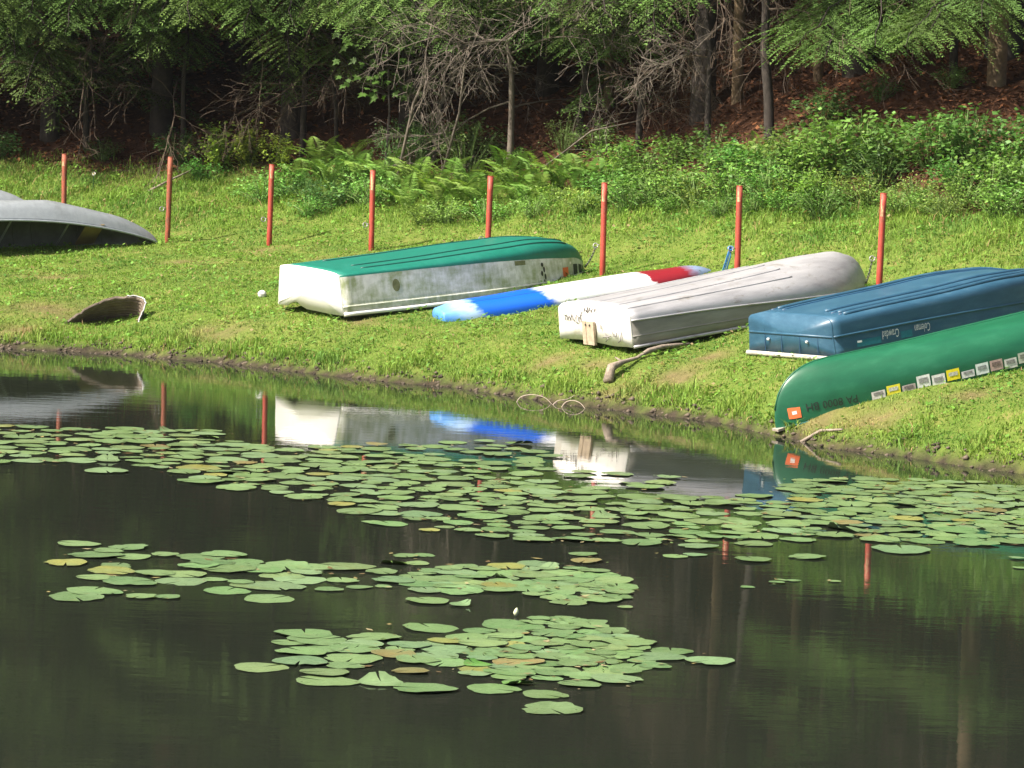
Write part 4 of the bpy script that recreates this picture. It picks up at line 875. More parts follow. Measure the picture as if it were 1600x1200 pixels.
# ---------------------------------------------------------------- posts, chains, rope
t = NT('red_paint'); v = t.obj(); rust = t.ramp(t.noise(t.obj((7, 7, 2.2)), 3.0, 7, 0.72), [(0.5, (0, 0, 0)), (0.66, (1, 1, 1))])
c = t.mix(rust, t.ramp(t.noise(v, 9, 4), [(0.3, (0.30, 0.034, 0.022)), (0.7, (0.42, 0.060, 0.036))]), (0.27, 0.09, 0.05)); t.set(c, 0.6); RED = t.m
t = NT('rusty_red_paint'); rust = t.ramp(t.noise(t.obj((9, 9, 2.0)), 3.5, 7, 0.72), [(0.38, (0, 0, 0)), (0.6, (1, 1, 1))]); c = t.mix(rust, (0.40, 0.075, 0.035), (0.15, 0.065, 0.035)); t.set(c, 0.7); RUST = t.m
PLATE = mat_plain('worn_number_plate', (0.55, 0.42, 0.22), 0.6, 0.6, 45, dirt=(0.35, 0.07, 0.04))
STEEL = mat_plain('galvanised_steel', (0.26, 0.26, 0.26), 0.4, 0.3, 20, metal=0.6)
EXTRA = ['half hidden by the grey canoe', 'rusty, by the tip of the grey canoe', 'standing clear in the grass', 'behind the transom end of the rowboat', 'behind the green bottom of the rowboat', 'with a chain to the rowboat bow', 'with a blue rope tied to it', 'with a chain to the aluminium boat']
EYES = []
for k, (x, y, hgt) in enumerate(POSTS):
    z = gz(x, y); p = empty('red_post', (x, y, z)); rr = 0.034; p.rotation_euler = (RND.uniform(-.012, .012), RND.uniform(-.012, .012), RND.uniform(-.3, .3))
    m = MB(); ln = (0.004*((k*5) % 3-1), 0.003*((k*3) % 3-1))
    ring = [(ln[0]*hgt*i/6, ln[1]*hgt*i/6, -0.3 if i == 0 else hgt*i/6) for i in range(7)]
    m.tube(ring, rr, 14, True); m.build('pipe', RUST if k < 2 else RED, p, True)
    m = MB(); m.tube([(ln[0]*hgt, ln[1]*hgt, hgt-.002), (ln[0]*hgt, ln[1]*hgt, hgt+.006)], [rr*1.04, rr*1.0], 14); m.build('cap', RUST if k < 2 else RED, p)
    V = []; F = []
    for i in range(6):
        a = -PI/2-0.85+(k % 3)*.12+0.9*i/5
        for zz in (hgt-(.15, .21, .17, .24)[k % 4], hgt-(.05, .06, .03)[k % 3]): V.append(((rr+.002)*math.cos(a)+ln[0]*hgt, (rr+.002)*math.sin(a), zz))
    F = [(2*i, 2*i+2, 2*i+3, 2*i+1) for i in range(5)]; link('number_plate', npmesh('number_plate', V, np.array(F), PLATE), p)
    ez = hgt*(0.33 if k > 1 else 0.40); m = MB(); m.tube([(-rr, -.01, ez), (-rr-.03, -.012, ez)], .006, 6)
    m.tube([(-rr-.052+.026*math.cos(a), -.012+.010*math.sin(a), ez-.01+.028*math.sin(a)) for a in np.linspace(0, 2*PI, 15)], .006, 5, False); m.build('eye_bolt', STEEL, p, True)
    EYES.append(Vector((x-rr-.05, y-.012, z+ez-.02)))
    tag(p, f'{ORD[k]} red pipe post from the left, {EXTRA[k]}', 'post', 'row of red mooring posts')
lm = MB(); lm.tube([(0.024*math.cos(a), 0.011*math.sin(a), 0) for a in np.linspace(0, 2*PI, 11)], 0.0045, 4, False); LINK = lm.mesh('chain_link', STEEL, True)
def chain(a, b, sag, label):
    a, b = Vector(a), Vector(b); t_ = empty('chain', b); L = (a-b).length; n = max(4, int(L/0.036))
    for i in range(n):
        f = (i+.5)/n; p = b.lerp(a, f)-Vector((0, 0, sag*4*f*(1-f))); o = link('chain_link', LINK, t_); o.location = p-b
        q = (a-b+Vector((0, 0, -sag*4*(1-2*f)))).to_track_quat('X', 'Z'); o.rotation_mode = 'QUATERNION'; o.rotation_quaternion = q @ Matrix.Rotation(PI/2*(i % 2)+.4, 3, 'X').to_quaternion()
    tag(t_, label, 'chain', 'mooring chains')
chain(EYES[5], (0.80, 42.1, 0.98), 0.03, 'short steel chain from the sixth post down to the rowboat bow')
chain(EYES[7], (3.74, 39.0, 1.06), 0.04, 'steel chain from the eighth post down to the aluminium boat bow')
M_ROPE = mat_plain('blue_rope_fibre', (0.03, 0.17, 0.42), 0.7, 0.4, 60)
m = MB(); e = EYES[6]
for k, off in enumerate((0, .022, -.016)):
    pts = [(e.x+off*.4, e.y, e.z+.03), (e.x-.02+off, e.y+.02, e.z-.08), (e.x-.05+off, e.y+.05, e.z-.2), (e.x-.06+off*1.5, e.y+.08, gz(e.x, e.y+.08)+.02+.02*k)]; m.tube(pts, .0075, 6)
m.tube([(e.x+.03*math.cos(a), e.y+.015*math.sin(a), e.z+.02+.02*math.sin(a)) for a in np.linspace(0, 2*PI, 12)], .008, 6, False)
tag(m.build('blue_rope', M_ROPE, None, True), 'blue rope hanging from the seventh red post', 'rope')

# ---------------------------------------------------------------- culvert end, log, plank, sticks, ball
t = NT('corrugated_steel'); c = t.ramp(t.noise(t.obj(), 9, 6, .7), [(0.3, (0.09, 0.062, 0.042)), (0.6, (0.16, 0.125, 0.095)), (0.8, (0.24, 0.21, 0.18))]); t.set(c, 0.7); CULV = t.m
root = empty('culvert_pipe', (-4.62, 40.75, gz(-4.62, 40.75)))
bx = np.array(root.location)
RIM = np.array([(-5.10, 40.60, .20), (-4.93, 40.72, .33), (-4.75, 40.86, .46), (-4.55, 40.96, .54), (-4.36, 41.0, .565), (-4.20, 40.98, .555), (-4.135, 40.92, .51), (-4.16, 40.75, .40), (-4.21, 40.60, .28), (-4.25, 40.50, .16)])-bx
INN = np.array([(-5.0, 41.0, .10), (-4.95, 41.1, .14), (-4.86, 41.2, .18), (-4.70, 41.26, .22), (-4.52, 41.28, .24), (-4.36, 41.28, .24), (-4.26, 41.24, .22), (-4.2, 41.15, .18), (-4.19, 41.0, .12), (-4.19, 40.9, .06)])-bx
nt_, ns_ = 46, 40; tt = np.linspace(0, 9, nt_); _rc = np.random.default_rng(5)
A = np.stack([np.interp(tt, np.arange(10), RIM[:, k]) for k in range(3)], -1); B = np.stack([np.interp(tt, np.arange(10), INN[:, k]) for k in range(3)], -1)
for _ in range(4): A[1:-1] = (A[:-2]+2*A[1:-1]+A[2:])/4; B[1:-1] = (B[:-2]+2*B[1:-1]+B[2:])/4
A[4:-4] += _rc.normal(0, 0.005, A[4:-4].shape); A[:, 2] -= 0.02; cen = np.array([-4.55, 41.0, 0.2])-bx; V = []
for j in range(ns_):
    f = j/(ns_-1); P = A*(1-f)+B*f; out = unit(P-cen); V.append(P+out*0.010*math.sin(f*2*PI*9))
V = np.concatenate(V); i = np.arange(nt_*ns_).reshape(ns_, nt_); F = np.stack([i[:-1, :-1], i[:-1, 1:], i[1:, 1:], i[1:, :-1]], -1).reshape(-1, 4)
o = link('pipe_wall', npmesh('pipe_wall', V, F, CULV, smooth=True), root); thick(o, 0.018)
m = MB(); m.tube([tuple(p) for p in A[20:]], 0.008, 6); m.build('rim', mat_plain('sunlit_pale_rim', (0.5, 0.5, 0.49), 0.5, 0.3), root, True)  # pale only along the right: the sunlit part of the rim put into colour
tag(root, 'old corrugated metal culvert end half sunk in the bank at the left', 'culvert')
M_LOG = mat_plain('grey_driftwood', (0.27, 0.22, 0.17), 0.9, 0.5, 14, bump=1.0)
lp = [(0.95, 35.95, .02), (0.98, 36.06, .11), (1.10, 36.22, .07), (1.24, 36.40, .03), (1.36, 36.55, .05), (1.50, 36.70, .065), (1.66, 36.82, .05), (1.82, 36.92, .02)]
pts = [(x, y, gz(x, y)+dz) for x, y, dz in lp]; root = empty('driftwood', pts[1]); m = MB(); m.tube([tuple(Vector(p)-Vector(pts[1])) for p in pts], [.054, .046, .024, .017, .026, .024, .018, .008], 9); m.build('stem', M_LOG, root, True)
m = MB(); m.tube([tuple(Vector(pts[2])-Vector(pts[1])), tuple(Vector(pts[2])-Vector(pts[1])+Vector((-.08, .05, .04)))], [.016, .006], 6); m.build('stub', M_LOG, root, True)
tag(root, 'grey twisted driftwood branch on the grass in front of the aluminium boat', 'branch')
m = MB(); a, b_ = Vector((2.43, 33.34, .055)), Vector((2.98, 33.66, .21)); dv = (b_-a).normalized(); R = Matrix((dv, Vector((0, 0, 1)).cross(dv).normalized(), dv.cross(Vector((0, 0, 1)).cross(dv)).normalized())).transposed()
m.box((a+b_)/2, ((b_-a).length, .10, .022), R); m.box((a+b_)/2-Vector((-.05, .03, .03)), ((b_-a).length*.8, .07, .02), R)
tag(m.build('plank', M_PALEWOOD), 'weathered plank under the bow of the green canoe at the waterline', 'plank')
M_REED = mat_plain('dry_reed', (0.38, 0.31, 0.25), 0.8, 0.3, 20)
def loop_twig(pts, label, rad=.006):
    m = MB(); P = np.array(pts, float); q = np.linspace(0, len(P)-1, 18); Q = np.stack([np.interp(q, np.arange(len(P)), P[:, k]) for k in range(3)], -1)
    for _ in range(3): Q[1:-1] = (Q[:-2]+2*Q[1:-1]+Q[2:])/4
    m.tube([tuple(p) for p in Q], [rad*(1-.5*i/17) for i in range(18)], 5); tag(m.build('bent_twig', M_REED, None, True), label, 'twig', 'bent twigs at the waterline')
loop_twig([(.04, 35.75, -.03), (.08, 35.75, .055), (.2, 35.74, .085), (.34, 35.7, .06), (.42, 35.66, -.03)], 'bent bare twig arching out of the water, the left and larger of two')
loop_twig([(.48, 35.4, -.03), (.52, 35.4, .05), (.6, 35.38, .075), (.68, 35.34, .05), (.74, 35.3, -.03)], 'bent bare twig arching out of the water, the right and smaller of two')
loop_twig([(.40, 35.6, -.01), (.45, 35.62, .04), (.55, 35.66, .05), (.62, 35.7, .09)], 'short dry twig sticking out between the two arched twigs')
def lying_stick(P, rad, label, name='stick'):
    Q = [(x, y, gz(x, y)+dz) for x, y, dz in P]; m = MB(); m.tube(Q, [rad*(1-.5*i/(len(Q)-1)) for i in range(len(Q))], 6); tag(m.build(name, M_LOG, None, True), label, 'stick')
lying_stick([(-5.0, 49.35, .03), (-4.7, 49.6, .12), (-4.5, 49.85, .16), (-4.36, 50.0, .22)], .016, 'dry stick lying in the weeds behind the second red post')
lying_stick([(2.62, 33.0, .02), (2.8, 32.78, .03), (2.98, 32.6, .03)], .02, 'short dark stick in the mud beside the canoe bow plank')
root = empty('float_ball', (-2.89, 41.62, gz(-2.89, 41.62)+.035)); bm = bmesh.new(); bmesh.ops.create_uvsphere(bm, u_segments=20, v_segments=12, radius=.05); bmesh.ops.scale(bm, vec=(1, 1, .92), verts=bm.verts)
me = bpy.data.meshes.new('ball'); bm.to_mesh(me); bm.free(); me.materials.append(mat_plain('foam', (.72, .72, .70), .7, .1, 30)); me.polygons.foreach_set('use_smooth', [True]*len(me.polygons)); link('ball', me, root)
m = MB(); m.tube([(.051*math.cos(a), .051*math.sin(a), 0) for a in np.linspace(0, 2*PI, 25)], .003, 4, False); m.build('seam', M_GREYLET, root)
tag(root, 'small white float ball lying in the grass left of the rowboat', 'ball')
def daisy(x, y, hgt, label):
    r_ = empty('white_flower', (x, y, gz(x, y))); m = MB(); m.tube([(0, 0, 0), (.01, -.02, hgt)], .003, 4); m.build('stem', M_GREENLINE, r_); m = MB()
    for k in range(9): a = k*2*PI/9; m.add([(.012*math.cos(a-.5)+.01, -.02+.012*math.sin(a-.5)*.5, hgt+.012*math.sin(a-.5)), (.026*math.cos(a-.22)+.01, -.025+.0*a, hgt+.026*math.sin(a-.22)), (.026*math.cos(a+.22)+.01, -.025, hgt+.026*math.sin(a+.22)), (.012*math.cos(a+.5)+.01, -.02, hgt+.012*math.sin(a+.5))], [(0, 1, 2, 3)])
    m.build('petals', M_WHITE, r_); m = MB(); m.box((.01, -.03, hgt), (.012, .01, .012)); m.build('centre', mat_plain('pollen', (.5, .35, .02), .7), r_); tag(r_, label, 'flower')
daisy(-5.77, 49.5, .26, 'single white daisy standing in the weeds right of the first red post')

# ---------------------------------------------------------------- lily pads
t = NT('lily_pad_leaf'); a = t.n('ShaderNodeAttribute', attribute_name='tint'); oi = t.n('ShaderNodeObjectInfo'); hs = t.n('ShaderNodeHueSaturation')
t.l(t.math('ADD', t.math('MULTIPLY', oi.outputs['Random'], 0.03), 0.485), hs.inputs['Hue']); t.l(t.math('ADD', t.math('MULTIPLY', t.math('FRACT', t.math('MULTIPLY', oi.outputs['Random'], 5.7)), .45), .78), hs.inputs['Value']); t.l(a.outputs['Color'], hs.inputs['Color'])
gp = t.n('ShaderNodeNewGeometry').outputs['Position']; c = t.mix(t.ramp(t.noise(gp, 5.0, 6, .7), [(.4, (0, 0, 0)), (.7, (.6, .6, .6))]), hs.outputs['Color'], (.15, .225, .10)); c = t.mix(t.ramp(t.noise(gp, 13.0, 7, .78), [(.60, (0, 0, 0)), (.68, (1, 1, 1))]), c, (.20, .17, .05)); c = t.mix(t.ramp(t.noise(gp, 31.0, 4, .7), [(.66, (0, 0, 0)), (.71, (1, 1, 1))]), c, (.07, .05, .025)); t.set(c, t.ramp(t.noise(t.obj(), 5, 3, .6), [(.3, (.25,)*3), (.7, (.5,)*3)]), spec=.6); t.bump(t.noise(gp, 22, 4, .6), .35, .02); PAD = t.m
def pad_geo(seed, curl=0.0, col=(.110, .185, .068), fold=0.0):
    r = np.random.default_rng(seed); n = 22; notch = 0.075; a = np.linspace(notch, 2*PI-notch, n); V = [(0, 0, 0.004)]; T = [np.array(col)*1.15]
    for ring, rad in ((0, .55), (1, 1.0)):
        for k in range(n):
            rr = rad*(1+.06*math.sin(3*a[k]+seed)+.035*r.normal()-(.16 if ring and r.random() < .05 else 0))*(1.0 if ring else 1); z = .004+(.006 if ring else 0)*math.sin(5*a[k]+seed)*1.0
            x, y = rr*math.cos(a[k])*1.06, rr*math.sin(a[k])
            if curl and ring: z += curl*max(0, math.cos(a[k]-2.0))**2*.6
            if fold and x > 0.25: z += fold*(x-.25); x = .25+(x-.25)*.55
            V.append((x, y, z)); T.append(np.array(col)*r.uniform(.88, 1.12)*(1.0 if ring else 1.05))
    F = [(0, 1+k, 2+k) for k in range(n-1)]; F4 = [(1+k, 1+n+k, 2+n+k, 2+k) for k in range(n-1)]
    return np.array(V), F, F4, np.array(T)
KINDS = {'green': [pad_geo(1, .02), pad_geo(2, .10), pad_geo(11, .16), pad_geo(12, .05), pad_geo(3, 0, (.130, .195, .072)), pad_geo(4, .07, (.10, .18, .062)), pad_geo(5, 0, (.125, .205, .095)), pad_geo(6, .03, (.095, .165, .055))],
  'yellow': [pad_geo(7, .05, (.20, .20, .045)), pad_geo(8, .1, (.17, .14, .05))], 'fold': [pad_geo(9, 0, (.12, .19, .08), .45), pad_geo(10, 0, (.09, .19, .03), .35)]}
PADM = {k: [npmesh('lily_pad', g_[0], [np.array(g_[1]), np.array(g_[2])], PAD, g_[3], smooth=True) for g_ in v_] for k, v_ in KINDS.items()}
